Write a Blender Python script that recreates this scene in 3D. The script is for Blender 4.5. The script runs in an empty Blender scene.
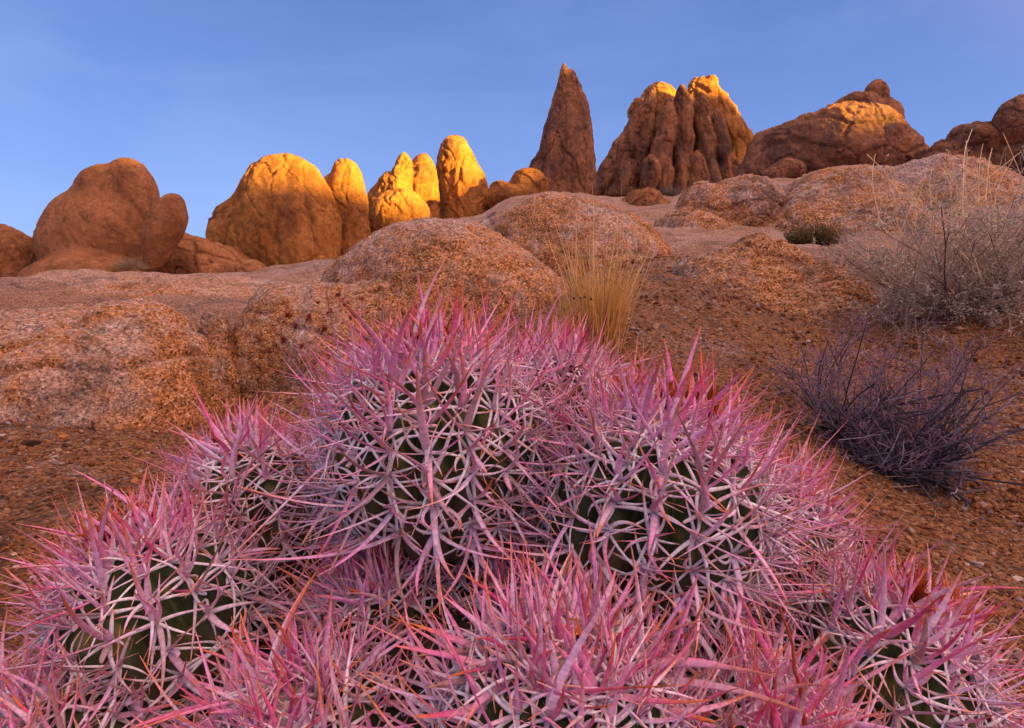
import bpy, math, random
import numpy as np
from mathutils import Vector

R = math.radians
rng = np.random.default_rng(7)
random.seed(7)
scene = bpy.context.scene
col = scene.collection

# ------------------------------------------------------------------ camera
F = 620.0                      # focal length in pixels of the 1024 x 728 frame
HORIZON = 300.0                # image row of eye level
PITCH = math.atan((364.0 - HORIZON) / F)
cam_d = bpy.data.cameras.new('camera')
cam_d.sensor_width = 36.0
cam_d.lens = 36.0 * F / 1024.0
cam_d.clip_start = 0.02
cam_d.clip_end = 8000.0
cam = bpy.data.objects.new('camera', cam_d)
col.objects.link(cam)
cam.location = (0, 0, 0)
cam.rotation_euler = (R(90) - PITCH, 0, 0)
scene.camera = cam

# ------------------------------------------------------------------ light
SUN_AZ = R(117)                # clockwise from +Y (the view direction): behind the camera, to the right
SUN_EL = R(7.0)
SUN = np.array([math.sin(SUN_AZ) * math.cos(SUN_EL), math.cos(SUN_AZ) * math.cos(SUN_EL), math.sin(SUN_EL)])
world = bpy.data.worlds.new('World')
scene.world = world
world.use_nodes = True
nt = world.node_tree
for n in list(nt.nodes):
    nt.nodes.remove(n)
w_out = nt.nodes.new('ShaderNodeOutputWorld')
w_bg = nt.nodes.new('ShaderNodeBackground')
w_bg.inputs['Strength'].default_value = 0.074
sky = nt.nodes.new('ShaderNodeTexSky')
sky.sky_type = 'NISHITA'
sky.sun_disc = False
sky.sun_elevation = SUN_EL
sky.sun_rotation = SUN_AZ
sky.altitude = 1400
sky.air_density = 1.0
sky.dust_density = 0.1
sky.ozone_density = 2.0
tint = nt.nodes.new('ShaderNodeMix'); tint.data_type = 'RGBA'; tint.blend_type = 'MULTIPLY'
tint.inputs['Factor'].default_value = 1.0
tint.inputs[7].default_value = (1.15, 1.05, 1.42, 1)
nt.links.new(sky.outputs[0], tint.inputs[6])
# warm fill glow added high in the sky on the sun's side
tc = nt.nodes.new('ShaderNodeTexCoord')
dot = nt.nodes.new('ShaderNodeVectorMath'); dot.operation = 'DOT_PRODUCT'
gd = Vector((math.sin(SUN_AZ) * 0.60, math.cos(SUN_AZ) * 0.60, 0.80)).normalized()
dot.inputs[1].default_value = gd
nt.links.new(tc.outputs['Generated'], dot.inputs[0])
mr = nt.nodes.new('ShaderNodeMapRange'); mr.interpolation_type = 'SMOOTHERSTEP'
mr.inputs['From Min'].default_value = 0.25
mr.inputs['From Max'].default_value = 1.0
nt.links.new(dot.outputs['Value'], mr.inputs['Value'])
glow = nt.nodes.new('ShaderNodeMix'); glow.data_type = 'RGBA'; glow.blend_type = 'MIX'
glow.inputs[6].default_value = (0, 0, 0, 1)
glow.inputs[7].default_value = (5.2, 2.75, 1.9, 1)
nt.links.new(mr.outputs[0], glow.inputs['Factor'])
add = nt.nodes.new('ShaderNodeMix'); add.data_type = 'RGBA'; add.blend_type = 'ADD'
add.inputs['Factor'].default_value = 1.0
# thin high veil that evens the clear sky out towards the horizon
sepz = nt.nodes.new('ShaderNodeSeparateXYZ'); nt.links.new(tc.outputs['Generated'], sepz.inputs[0])
veil = nt.nodes.new('ShaderNodeValToRGB')
for e_, (p_, c_) in zip([veil.color_ramp.elements[0], veil.color_ramp.elements[1], veil.color_ramp.elements.new(.45)], [(0.08, (.50, .84, 1.88)), (1.0, (.16, .30, .82)), (.45, (.235, .45, 1.20))]):
    e_.position = p_; e_.color = (*c_, 1)
nt.links.new(sepz.outputs[2], veil.inputs[0])
vmix = nt.nodes.new('ShaderNodeMix'); vmix.data_type = 'RGBA'; vmix.inputs['Factor'].default_value = 0.91
# faint cirrus streaks
cmap = nt.nodes.new('ShaderNodeMapping'); cmap.inputs['Scale'].default_value = (1.2, 1.2, 3.6); cmap.inputs['Rotation'].default_value = (0, R(14), 0)
nt.links.new(tc.outputs['Generated'], cmap.inputs[0])
cno = nt.nodes.new('ShaderNodeTexNoise'); cno.inputs['Scale'].default_value = 1.6; cno.inputs['Detail'].default_value = 6; cno.inputs['Roughness'].default_value = .55; cno.inputs['Distortion'].default_value = .4
nt.links.new(cmap.outputs[0], cno.inputs['Vector'])
crm = nt.nodes.new('ShaderNodeMapRange'); crm.inputs[1].default_value = .42; crm.inputs[2].default_value = .72; crm.inputs[3].default_value = 0; crm.inputs[4].default_value = .36
nt.links.new(cno.outputs['Fac'], crm.inputs[0])
cmx = nt.nodes.new('ShaderNodeMix'); cmx.data_type = 'RGBA'; cmx.inputs[7].default_value = (.80, 1.10, 2.1, 1)
nt.links.new(crm.outputs[0], cmx.inputs[0]); nt.links.new(veil.outputs[0], cmx.inputs[6])
nt.links.new(tint.outputs[2], vmix.inputs[6]); nt.links.new(cmx.outputs[2], vmix.inputs[7])
nt.links.new(vmix.outputs[2], add.inputs[6])
nt.links.new(glow.outputs[2], add.inputs[7])
nt.links.new(add.outputs[2], w_bg.inputs['Color'])
nt.links.new(w_bg.outputs[0], w_out.inputs['Surface'])

sun_d = bpy.data.lights.new('sun', 'SUN')
sun_d.energy = 5.0
sun_d.angle = R(0.5)
sun_d.color = (1.0, 0.62, 0.085)
sun_o = bpy.data.objects.new('sun', sun_d)
col.objects.link(sun_o)
sun_o.rotation_euler = Vector(SUN).to_track_quat('Z', 'Y').to_euler()

vs = scene.view_settings
vs.view_transform = 'Standard'
vs.look = 'None'
vs.gamma = 1.0
vs.exposure = 2.55
vs.use_curve_mapping = False
scene.cycles.max_bounces = 6
scene.cycles.diffuse_bounces = 2

# ------------------------------------------------------------------ numeric helpers
CP, SP = math.cos(PITCH), math.sin(PITCH)

def at(px, py, d):
    """the point that stands d metres ahead (along +Y) under the picture position px, py"""
    a, b = (px - 512.0) / F, (364.0 - py) / F
    fy, fz = CP + b * SP, -SP + b * CP
    return np.array([a / fy * d, d, fz / fy * d])

_prm = np.random.default_rng(3).permutation(256)
PRM = np.concatenate([_prm, _prm, _prm])
GRD = np.random.default_rng(4).normal(size=(256, 3))
GRD /= np.linalg.norm(GRD, axis=1, keepdims=True)

def noise(P):
    P = np.asarray(P, float)
    i = np.floor(P).astype(int)
    f = P - i
    i &= 255
    u = f * f * f * (f * (f * 6 - 15) + 10)
    out = 0.0
    for dx in (0, 1):
        wx = u[:, 0] if dx else 1 - u[:, 0]
        for dy in (0, 1):
            wy = u[:, 1] if dy else 1 - u[:, 1]
            for dz in (0, 1):
                wz = u[:, 2] if dz else 1 - u[:, 2]
                h = PRM[PRM[PRM[(i[:, 0] + dx) & 255] + ((i[:, 1] + dy) & 255)] + ((i[:, 2] + dz) & 255)]
                g = GRD[h]
                out = out + wx * wy * wz * (g[:, 0] * (f[:, 0] - dx) + g[:, 1] * (f[:, 1] - dy) + g[:, 2] * (f[:, 2] - dz))
    return out * 1.6

def fbm(P, octaves=4, gain=0.5):
    s, a = 0.0, 1.0
    for k in range(octaves):
        s = s + a * noise(P * (2.03 ** k) + 17.3 * k)
        a *= gain
    return s

def unit(v):
    v = np.asarray(v, float)
    return v / (np.linalg.norm(v, axis=-1, keepdims=True) + 1e-12)

def make_mesh(name, V, faces, smooth=True, attrs=None, mats=()):
    """faces: list of integer arrays (n, k)"""
    me = bpy.data.meshes.new(name)
    V = np.asarray(V, np.float32)
    me.vertices.add(len(V))
    me.vertices.foreach_set('co', V.ravel())
    loops = np.concatenate([f.ravel() for f in faces]).astype(np.int32)
    tot = np.concatenate([np.full(len(f), f.shape[1], np.int32) for f in faces])
    start = np.concatenate([[0], np.cumsum(tot)[:-1]]).astype(np.int32)
    me.loops.add(len(loops))
    me.loops.foreach_set('vertex_index', loops)
    me.polygons.add(len(tot))
    me.polygons.foreach_set('loop_start', start)
    me.polygons.foreach_set('loop_total', tot)
    me.polygons.foreach_set('use_smooth', np.full(len(tot), smooth, bool))
    for k, a in (attrs or {}).items():
        a = np.asarray(a, np.float32)
        if a.ndim == 1:
            at_ = me.attributes.new(k, 'FLOAT', 'POINT')
            at_.data.foreach_set('value', a)
        else:
            at_ = me.attributes.new(k, 'FLOAT_COLOR', 'POINT')
            at_.data.foreach_set('color', np.concatenate([a, np.ones((len(a), 1), np.float32)], 1).ravel())
    for m in mats:
        me.materials.append(m)
    me.update()
    me.validate()
    return me

def link(name, me, parent=None):
    o = bpy.data.objects.new(name, me)
    col.objects.link(o)
    if parent is not None:
        o.parent = parent
    return o

def tag(o, label=None, cat=None, group=None, kind=None):
    if label: o['label'] = label
    if cat: o['category'] = cat
    if group: o['group'] = group
    if kind: o['kind'] = kind
    return o

def recentre(o):
    """put the origin of a mesh object at the foot of its mesh"""
    me = o.data
    n = len(me.vertices)
    c = np.empty(n * 3, np.float32); me.vertices.foreach_get('co', c); c = c.reshape(-1, 3)
    p = np.array([c[:, 0].mean(), c[:, 1].mean(), c[:, 2].min()])
    me.vertices.foreach_set('co', (c - p).astype(np.float32).ravel())
    o.location = p
    me.update()

def surface_nets(V, org, h):
    ins = V < 0
    n = np.array(V.shape) - 1
    cnt = np.zeros(n, np.int8)
    offs = [(a, b, c) for a in (0, 1) for b in (0, 1) for c in (0, 1)]
    for a, b, c in offs:
        cnt += ins[a:a + n[0], b:b + n[1], c:c + n[2]]
    act = (cnt > 0) & (cnt < 8)
    idx = np.argwhere(act)
    m = np.full(n, -1, np.int64)
    m[act] = np.arange(len(idx))
    acc = np.zeros((len(idx), 3)); k = np.zeros(len(idx))
    for o1 in offs:
        for ax in range(3):
            if o1[ax]: continue
            o2 = list(o1); o2[ax] = 1
            va = V[idx[:, 0] + o1[0], idx[:, 1] + o1[1], idx[:, 2] + o1[2]]
            vb = V[idx[:, 0] + o2[0], idx[:, 1] + o2[1], idx[:, 2] + o2[2]]
            cr = (va < 0) != (vb < 0)
            t = np.where(cr, va / np.where(cr, va - vb, 1), 0)
            p = np.array(o1, float)[None, :].repeat(len(idx), 0)
            p[:, ax] += t
            acc += p * cr[:, None]; k += cr
    verts = (idx + acc / k[:, None]) * h + org
    quads = []
    for ax in range(3):
        u, v = (ax + 1) % 3, (ax + 2) % 3
        s1 = [slice(None)] * 3; s2 = [slice(None)] * 3
        s1[ax] = slice(0, -1); s2[ax] = slice(1, None)
        A, B = ins[tuple(s1)], ins[tuple(s2)]
        ed = np.argwhere(A != B)
        ok = (ed[:, u] > 0) & (ed[:, v] > 0) & (ed[:, u] < n[u]) & (ed[:, v] < n[v])
        ed = ed[ok]
        if not len(ed): continue
        q = []
        for du, dv in ((-1, -1), (0, -1), (0, 0), (-1, 0)):
            e = ed.copy(); e[:, u] += du; e[:, v] += dv
            q.append(m[e[:, 0], e[:, 1], e[:, 2]])
        q = np.stack(q, 1)
        fl = ~A[ed[:, 0], ed[:, 1], ed[:, 2]]
        q[fl] = q[fl][:, ::-1]
        quads.append(q)
    return verts, np.concatenate(quads)

def vert_normals(V, Q):
    fn = np.cross(V[Q[:, 2]] - V[Q[:, 0]], V[Q[:, 3]] - V[Q[:, 1]])
    N = np.zeros_like(V)
    for k in range(4):
        for c in range(3):
            N[:, c] += np.bincount(Q[:, k], fn[:, c], len(V))
    return unit(N)

# ------------------------------------------------------------------ materials
class NT:
    def __init__(self, name):
        self.m = bpy.data.materials.new(name); self.m.use_nodes = True
        self.t = self.m.node_tree
        self.b = self.t.nodes['Principled BSDF']
        self.b.inputs['Specular IOR Level'].default_value = 0.25
    def n(self, typ, **kw):
        x = self.t.nodes.new(typ)
        for k, v in kw.items(): setattr(x, k, v)
        return x
    def l(self, a, b): self.t.links.new(a, b)
    def coord(self): return self.n('ShaderNodeTexCoord').outputs['Object']
    def mapping(self, vec, scale):
        mp = self.n('ShaderNodeMapping'); mp.inputs['Scale'].default_value = scale
        self.l(vec, mp.inputs[0]); return mp.outputs[0]
    def noise(self, vec, scale, detail=4, rough=0.55, dist=0.0):
        x = self.n('ShaderNodeTexNoise'); x.inputs['Scale'].default_value = scale
        x.inputs['Detail'].default_value = detail; x.inputs['Roughness'].default_value = rough
        x.inputs['Distortion'].default_value = dist
        self.l(vec, x.inputs['Vector']); return x.outputs['Fac']
    def voro(self, vec, scale, out='Color', feature='F1', rnd=1.0):
        x = self.n('ShaderNodeTexVoronoi', feature=feature); x.inputs['Scale'].default_value = scale
        x.inputs['Randomness'].default_value = rnd
        self.l(vec, x.inputs['Vector']); return x.outputs[out]
    def ramp(self, fac, stops, interp='LINEAR'):
        x = self.n('ShaderNodeValToRGB'); cr = x.color_ramp; cr.interpolation = interp
        while len(cr.elements) < len(stops): cr.elements.new(0.5)
        for e, (p, c) in zip(cr.elements, stops):
            e.position = p; e.color = (c, c, c, 1) if not hasattr(c, '__len__') else (*c, 1)
        self.l(fac, x.inputs[0]); return x.outputs[0]
    def mix(self, fac, a, b, blend='MIX'):
        x = self.n('ShaderNodeMix', data_type='RGBA', blend_type=blend)
        for v, s in ((fac, x.inputs[0]), (a, x.inputs[6]), (b, x.inputs[7])):
            if hasattr(v, 'node'): self.l(v, s)
            elif hasattr(v, '__len__'): s.default_value = (*v, 1)
            else: s.default_value = v
        return x.outputs[2]
    def math(self, op, a, b=0.0):
        x = self.n('ShaderNodeMath', operation=op)
        for v, s in ((a, x.inputs[0]), (b, x.inputs[1])):
            if hasattr(v, 'node'): self.l(v, s)
            else: s.default_value = v
        return x.outputs[0]
    def bump(self, h, dist, strength=1.0, nrm=None):
        x = self.n('ShaderNodeBump'); x.inputs['Distance'].default_value = dist
        x.inputs['Strength'].default_value = strength
        self.l(h, x.inputs['Height'])
        if nrm is not None: self.l(nrm, x.inputs['Normal'])
        return x.outputs[0]
    def attr(self, name, out='Fac'):
        x = self.n('ShaderNodeAttribute'); x.attribute_name = name; return x.outputs[out]
    def done(self, colr, rough=0.85, nrm=None):
        if hasattr(colr, 'node'): self.l(colr, self.b.inputs['Base Color'])
        else: self.b.inputs['Base Color'].default_value = (*colr, 1)
        if hasattr(rough, 'node'): self.l(rough, self.b.inputs['Roughness'])
        else: self.b.inputs['Roughness'].default_value = rough
        if nrm is not None: self.l(nrm, self.b.inputs['Normal'])
        return self.m

def granite_mat(name, g=1.0, warm=0.5, gravel=False):
    """coarse crystalline granite; g scales the grain (1 = 8 mm), warm = share of rust-coloured weathering"""
    k = NT(name)
    geo = k.n('ShaderNodeNewGeometry')
    v = geo.outputs['Position']
    big = k.noise(v, 1.3 / g ** 0.5, 6, 0.62, 0.4)
    med = k.noise(v, 7.0 / g ** 0.7, 5, 0.65, 0.3)
    patch = k.math('ADD', k.math('MULTIPLY', big, 0.62), k.math('MULTIPLY', med, 0.38))
    grains = k.voro(v, 95.0 / g)
    sep = k.n('ShaderNodeSeparateColor'); k.l(grains, sep.inputs[0])
    grains2 = k.voro(v, 58.0 / g)
    sep2 = k.n('ShaderNodeSeparateColor'); k.l(grains2, sep2.inputs[0])
    rust = k.ramp(sep.outputs[0], [(0.0, (0.08, 0.034, 0.015)), (0.25, (0.27, 0.11, 0.038)), (0.6, (0.46, 0.205, 0.075)),
                                   (0.85, (0.52, 0.24, 0.09)), (1.0, (0.66, 0.42, 0.25))])
    grey = k.ramp(sep.outputs[1], [(0.0, (0.12, 0.085, 0.07)), (0.3, (0.34, 0.24, 0.19)), (0.7, (0.52, 0.36, 0.29)), (1.0, (0.70, 0.56, 0.50))])
    lo = 0.62 - 0.34 * warm
    f = k.ramp(patch, [(max(0, lo - 0.07), 0.0), (lo + 0.07, 1.0)])
    if gravel:                        # bare grey bedrock shows beyond the rusty gravel
        py = k.n('ShaderNodeSeparateXYZ'); k.l(v, py.inputs[0])
        far_ = k.n('ShaderNodeMapRange'); far_.inputs[1].default_value = 3.0; far_.inputs[2].default_value = 6.5; far_.inputs[3].default_value = 0.0; far_.inputs[4].default_value = 0.75
        k.l(py.outputs[1], far_.inputs[0])
        f = k.math('MULTIPLY', f, k.math('SUBTRACT', 1.0, k.math('MULTIPLY', far_.outputs[0], k.ramp(big, [(0.38, 0.2), (0.55, 1.0)]))))
    # faces that look up are greyed: dust and lichen, partly skylight painted in
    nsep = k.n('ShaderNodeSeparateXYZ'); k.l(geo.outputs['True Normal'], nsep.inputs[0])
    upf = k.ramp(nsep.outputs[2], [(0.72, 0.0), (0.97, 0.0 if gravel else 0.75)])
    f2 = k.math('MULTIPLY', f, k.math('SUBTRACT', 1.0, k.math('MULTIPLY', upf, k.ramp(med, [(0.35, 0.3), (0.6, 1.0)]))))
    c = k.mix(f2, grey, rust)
    blot = k.ramp(sep2.outputs[2], [(0.0, 0.6), (0.35, 0.92), (1.0, 1.15)])
    c = k.mix(1.0, c, blot, 'MULTIPLY')
    if gravel: c = k.mix(k.math('SUBTRACT', .76, far_.outputs[0]), c, k.mix(1.0, c, (.52, .50, .50), 'MULTIPLY'))
    stain = k.ramp(k.noise(v, 2.6 / g ** 0.5, 7, 0.72, 0.6), [(0.32, 0.30), (0.47, 0.88), (0.75, 1.1)])
    c = k.mix(0.9, c, stain, 'MULTIPLY')
    c = k.mix(1.0, c, (1.0, 1.0, 1.0) if gravel else (1.26, 1.24, 1.20), 'MULTIPLY')
    if not gravel:
        ws = k.noise(k.mapping(v, (2.6 / g, 2.6 / g, .7 / g)), 1.0, 8, .7, 1.2)
        c = k.mix(.7, c, k.ramp(ws, [(.34, .42), (.46, 1.0)]), 'MULTIPLY')
    hgt = k.math('ADD', k.math('MULTIPLY', k.voro(v, 95.0 / g, 'Distance'), -0.5), k.math('MULTIPLY', k.voro(v, 58.0 / g, 'Distance'), -0.8))
    b1 = k.bump(hgt, 0.010 * g, 0.9)
    b2 = k.bump(k.noise(v, 14.0 / g, 8, 0.7), 0.05 * g, 0.8, b1)
    return k.done(c, 0.9, b2)

def cliff_mat(name, base, dark, streak=0.5, scale=1.0, grain=6.0):
    """far weathered rock: orange faces with dark vertical varnish, blotches and hairline joints"""
    k = NT(name)
    geo = k.n('ShaderNodeNewGeometry')
    v = geo.outputs['Position']
    st = k.noise(k.mapping(v, (1.5 * scale, 1.5 * scale, 0.16 * scale)), 1.0, 8, 0.68, 0.9)
    bl = k.noise(v, 0.7 * scale, 8, 0.7, 0.5)
    m = k.math('ADD', k.math('MULTIPLY', st, 0.6), k.math('MULTIPLY', bl, 0.4))
    e = 0.56 - 0.16 * (1 - streak)
    f = k.ramp(m, [(e - 0.10, 1.0), (e + 0.05, 0.0)])
    tonal = k.ramp(k.noise(v, 1.6 * scale, 8, 0.72, 0.3), [(0.28, (.62, .52, .50)), (0.5, (1, 1, 1)), (0.72, (1.22, 1.28, 1.35))])
    c = k.mix(1.0, base, tonal, 'MULTIPLY')
    c = k.mix(k.math('MULTIPLY', f, 0.9), c, dark)
    gr = k.noise(v, grain * scale, 9, 0.8)
    c = k.mix(1.0, c, k.ramp(gr, [(0.28, 0.45), (0.5, 1.0), (0.75, 1.4)]), 'MULTIPLY')
    # joints
    wp = k.n('ShaderNodeVectorMath', operation='MULTIPLY_ADD')
    nz = k.n('ShaderNodeTexNoise'); nz.inputs['Scale'].default_value = 0.9 * scale; nz.inputs['Detail'].default_value = 6; k.l(v, nz.inputs['Vector'])
    k.l(nz.outputs['Color'], wp.inputs[0]); wp.inputs[1].default_value = (1.6 / scale, 1.6 / scale, 1.6 / scale); k.l(v, wp.inputs[2])
    jd = k.voro(k.mapping(wp.outputs[0], (.55 * scale, .55 * scale, .22 * scale)), 1.0, 'Distance', 'DISTANCE_TO_EDGE')
    jm = k.ramp(jd, [(0.0, 0.0), (0.03, 1.0)])
    c = k.mix(k.ramp(bl, [(.42, 0.0), (.60, .8)]), c, k.mix(1.0, c, k.ramp(jm, [(0.0, .55), (1.0, 1.0)]), 'MULTIPLY'))
    b0 = k.bump(jm, 0.08 / scale, 0.4)
    b1 = k.bump(k.noise(v, 2.0 * scale, 10, 0.72, 0.4), 0.7 / scale, 0.9, b0)
    b2 = k.bump(k.noise(v, 12.0 * scale, 8, 0.75), 0.12 / scale, 0.9, b1)
    return k.done(c, 0.9, b2)

def attr_mat(name, rough=0.6, ring=False, trans=0.0):
    k = NT(name)
    c = k.attr('tone', 'Color')
    nrm = None
    if ring:
        wv = k.math('SINE', k.math('MULTIPLY', k.attr('along'), 1500.0))
        nrm = k.bump(wv, 0.0005, 0.22)
        v = k.n('ShaderNodeNewGeometry').outputs['Position']
        c = k.mix(1.0, c, k.ramp(k.noise(v, 110.0, 6, 0.75), [(0.28, 0.55), (0.5, 1.0), (0.8, 1.15)]), 'MULTIPLY')
    if ring:
        bw = k.math('SINE', k.math('ADD', k.math('MULTIPLY', k.attr('along'), 620.0), k.math('MULTIPLY', k.noise(v, 60.0, 2, .5), 9.0)))
        c = k.mix(1.0, c, k.ramp(k.math('ADD', k.math('MULTIPLY', bw, .5), .5), [(0.0, .87), (.6, 1.0)]), 'MULTIPLY')
    m = k.done(c, rough, nrm)
    if trans:
        k.b.inputs['Subsurface Weight'].default_value = trans
        k.b.inputs['Subsurface Radius'].default_value = (0.004, 0.002, 0.002)
        k.b.inputs['Subsurface Scale'].default_value = 0.3
    return m

M_GROUND = granite_mat('decomposed_granite', 0.85, 0.62, True)
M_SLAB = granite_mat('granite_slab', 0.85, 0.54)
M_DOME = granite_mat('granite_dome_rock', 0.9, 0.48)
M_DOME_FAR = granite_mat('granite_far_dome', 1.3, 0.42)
M_ORANGE = cliff_mat('orange_granite', (0.60, 0.265, 0.105), (0.28, 0.115, 0.055), 0.25, 1.0)
M_TAN = cliff_mat('tan_granite', (0.64, 0.270, 0.066), (0.24, 0.09, 0.04), 0.36, 0.9)
M_SPIRE = cliff_mat('varnished_granite', (0.55, 0.245, 0.105), (0.15, 0.088, 0.075), 0.60, 0.6)
M_BROWN = cliff_mat('brown_granite', (0.55, 0.245, 0.115), (0.20, 0.120, 0.095), 0.52, 1.0)

# ------------------------------------------------------------------ terrain
# ground points seen in the picture: column, row, distance ahead
seen = [(50, 700, .86), (50, 600, 1.15), (60, 500, 1.70), (80, 430, 2.35), (60, 400, 3.3), (205, 420, 3.2), (300, 400, 3.0), (220, 365, 3.9), (100, 380, 4.2),
        (20, 300, 5.0), (180, 292, 5.6), (330, 325, 4.6), (430, 365, 3.2),
        (600, 352, 2.5), (700, 352, 2.55), (760, 420, 1.95), (960, 650, 1.02), (960, 560, 1.32), (1000, 480, 1.85), (900, 470, 1.95),
        (830, 400, 2.3), (850, 330, 3.2), (700, 300, 3.4), (690, 262, 4.6), (680, 232, 7.0), (960, 305, 3.4), (1060, 330, 3.2), (900, 268, 4.8),
        (1000, 250, 5.6), (820, 240, 7.2), (690, 212, 12.0), (640, 206, 18.0), (690, 201, 24), (630, 200, 24), (760, 190, 27), (720, 196, 30), (660, 197, 30), (590, 197, 30), (740, 200, 22), (560, 196, 30.0), (700, 192, 36.0), (640, 193, 36.0),
        (760, 182, 19.0), (900, 185, 16.0), (1010, 178, 16.0), (1100, 190, 15.0), (480, 216, 24.0), (400, 240, 22.0), (280, 280, 18.0),
        (100, 290, 12.5), (0, 288, 13.0), (-150, 300, 12.0), (200, 288, 9.0), (420, 262, 9.0), (560, 240, 9.0)]
TP = [at(*p) for p in seen]
for x, y, z in [(0, .95, -.50), (-.3, .8, -.52), (.35, .75, -.52), (0, .3, -.60), (-1.5, .2, -.62), (1.5, .2, -.62), (0, -1.5, -.75), (-3, -2, -.9), (3, -2, -.7),
                (-6, 1, -.6), (6, 1.5, -.3), (-10, -10, -2.5), (10, -10, -2.0), (0, -12, -2.5), (-20, 5, -1.0), (20, 5, 0.8), (-40, 30, -1), (45, 30, 3.0),
                (0, 70, 3.0), (40, 70, 3.0), (-50, 70, -1.0), (25, 48, 5.0), (0, 48, 5.0), (-25, 40, 0.0), (0, -60, -5), (60, -40, -4), (-60, -40, -6), (-90, 20, -3), (95, 20, 0),
                (0, 250, -2), (250, 100, -4), (-250, 100, -6), (0, -250, -8), (200, -200, -8), (-200, -200, -9), (900, 900, -8), (-900, 900, -8), (900, -900, -8), (-900, -900, -8)]:
    TP.append(np.array([x, y, z], float))
TP = np.array(TP)

def wrp(xy):
    return np.stack([np.arcsinh(xy[:, 0] / 1.2), np.arcsinh((xy[:, 1] - 0.6) / 1.2)], 1)

def _tps_fit(P, z, lam=2e-3):
    W = wrp(P[:, :2]); n = len(W)
    d = np.linalg.norm(W[:, None] - W[None], axis=2)
    K = np.where(d > 0, d * d * np.log(d + 1e-12), 0) + lam * np.eye(n)
    A = np.zeros((n + 3, n + 3)); A[:n, :n] = K
    A[:n, n] = 1; A[:n, n + 1:] = W; A[n:, :n] = A[:n, n:].T
    return W, np.linalg.solve(A, np.concatenate([z, np.zeros(3)]))
# fit the slope angle instead of the height: stays tame far away
TW, TC = _tps_fit(TP, np.arcsinh(TP[:, 2] / 0.6))

def ground_z(x, y, detail=True):
    x = np.atleast_1d(np.asarray(x, float)); y = np.atleast_1d(np.asarray(y, float))
    xy = np.stack([x, y], 1)
    out = np.empty(len(x))
    n = len(TW)
    for s in range(0, len(x), 40000):
        W = wrp(xy[s:s + 40000])
        d = np.linalg.norm(W[:, None] - TW[None], axis=2)
        out[s:s + 40000] = np.where(d > 0, d * d * np.log(d + 1e-12), 0) @ TC[:n] + TC[n] + W @ TC[n + 1:]
    z = np.sinh(out) * 0.6
    r = np.hypot(x, y)
    P = np.stack([x, y, np.zeros_like(x)], 1)
    z = z + 0.05 * np.clip(r / 3, 0.15, 3) * fbm(P * 0.55 / np.clip(1, 1, 1), 3) * np.clip((r - 0.6) / 2, 0, 1)
    if detail:
        z = z + 0.028 * fbm(P * 3.1 + 5, 4) + 0.006 * fbm(P * 19.0, 3)
    return z

def gz(x, y): return float(ground_z([x], [y])[0])

def build_ground():
    ts = np.linspace(-1, 1, 640)
    L = 7.9
    gx = 1.2 * np.sinh(ts * L)
    gy = 0.6 + 1.2 * np.sinh(ts * L)
    # denser where the picture looks
    tx = np.concatenate([np.linspace(-L, -2.4, 70)[:-1], np.linspace(-2.4, 2.4, 420), np.linspace(2.4, L, 70)[1:]])
    ty = np.concatenate([np.linspace(-L, -0.5, 70)[:-1], np.linspace(-0.5, 4.2, 520), np.linspace(4.2, L, 50)[1:]])
    gx = 1.2 * np.sinh(tx); gy = 0.6 + 1.2 * np.sinh(ty)
    X, Y = np.meshgrid(gx, gy, indexing='ij')
    Z = ground_z(X.ravel(), Y.ravel())
    V = np.stack([X.ravel(), Y.ravel(), Z], 1)
    nx, ny = len(gx), len(gy)
    I = np.arange(nx * ny).reshape(nx, ny)
    Q = np.stack([I[:-1, :-1].ravel(), I[1:, :-1].ravel(), I[1:, 1:].ravel(), I[:-1, 1:].ravel()], 1)
    o = link('ground', make_mesh('ground', V, [Q], True, None, [M_GROUND]))
    tag(o, kind='structure')
build_ground()

# unseen ridge added behind the camera, crest shaped to shade all but highest rocks
def build_ridge():
    side = np.array([SUN[1], -SUN[0], 0]); side /= np.linalg.norm(side)      # across the light
    away = np.array([SUN[0], SUN[1], 0]); away /= np.linalg.norm(away)
    if side[0] < 0: side = -side
    D = 130.0
    us = np.linspace(-190, 190, 260)
    ws = np.linspace(-30, 30, 40)
    prof = ridge_profile(us)
    U, W = np.meshgrid(us, ws, indexing='ij')
    P = np.stack([U.ravel() * .09, W.ravel() * .09, 0 * U.ravel()], 1)
    H = (prof[:, None] * np.exp(-(W / 14.0) ** 2)) + (0.9 * fbm(P * 1.0, 4)).reshape(U.shape) * np.exp(-(W / 20.0) ** 2) * np.where(np.abs(W) > 5, 1, .35) - 7.0 * (1 - np.exp(-(W / 20.0) ** 2))
    V = away[None] * (D + W.ravel())[:, None] + side[None] * U.ravel()[:, None]
    V[:, 2] = H.ravel()
    I = np.arange(U.size).reshape(U.shape)
    Q = np.stack([I[:-1, :-1].ravel(), I[1:, :-1].ravel(), I[1:, 1:].ravel(), I[:-1, 1:].ravel()], 1)
    tag(link('shadow_ridge', make_mesh('shadow_ridge', V, [Q], True, None, [M_BROWN])), kind='structure')

def sun_uv(p):
    """where a point stands across the light, and how high above the camera the ridge must be to shade it"""
    side = np.array([SUN[1], -SUN[0]]); side /= np.linalg.norm(side)
    if side[0] < 0: side = -side
    away = np.array([SUN[0], SUN[1]]); away /= np.linalg.norm(away)
    u = p[0] * side[0] + p[1] * side[1]
    L = 130.0 - (p[0] * away[0] + p[1] * away[1])
    return u, p[2] + L * math.tan(SUN_EL)

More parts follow.
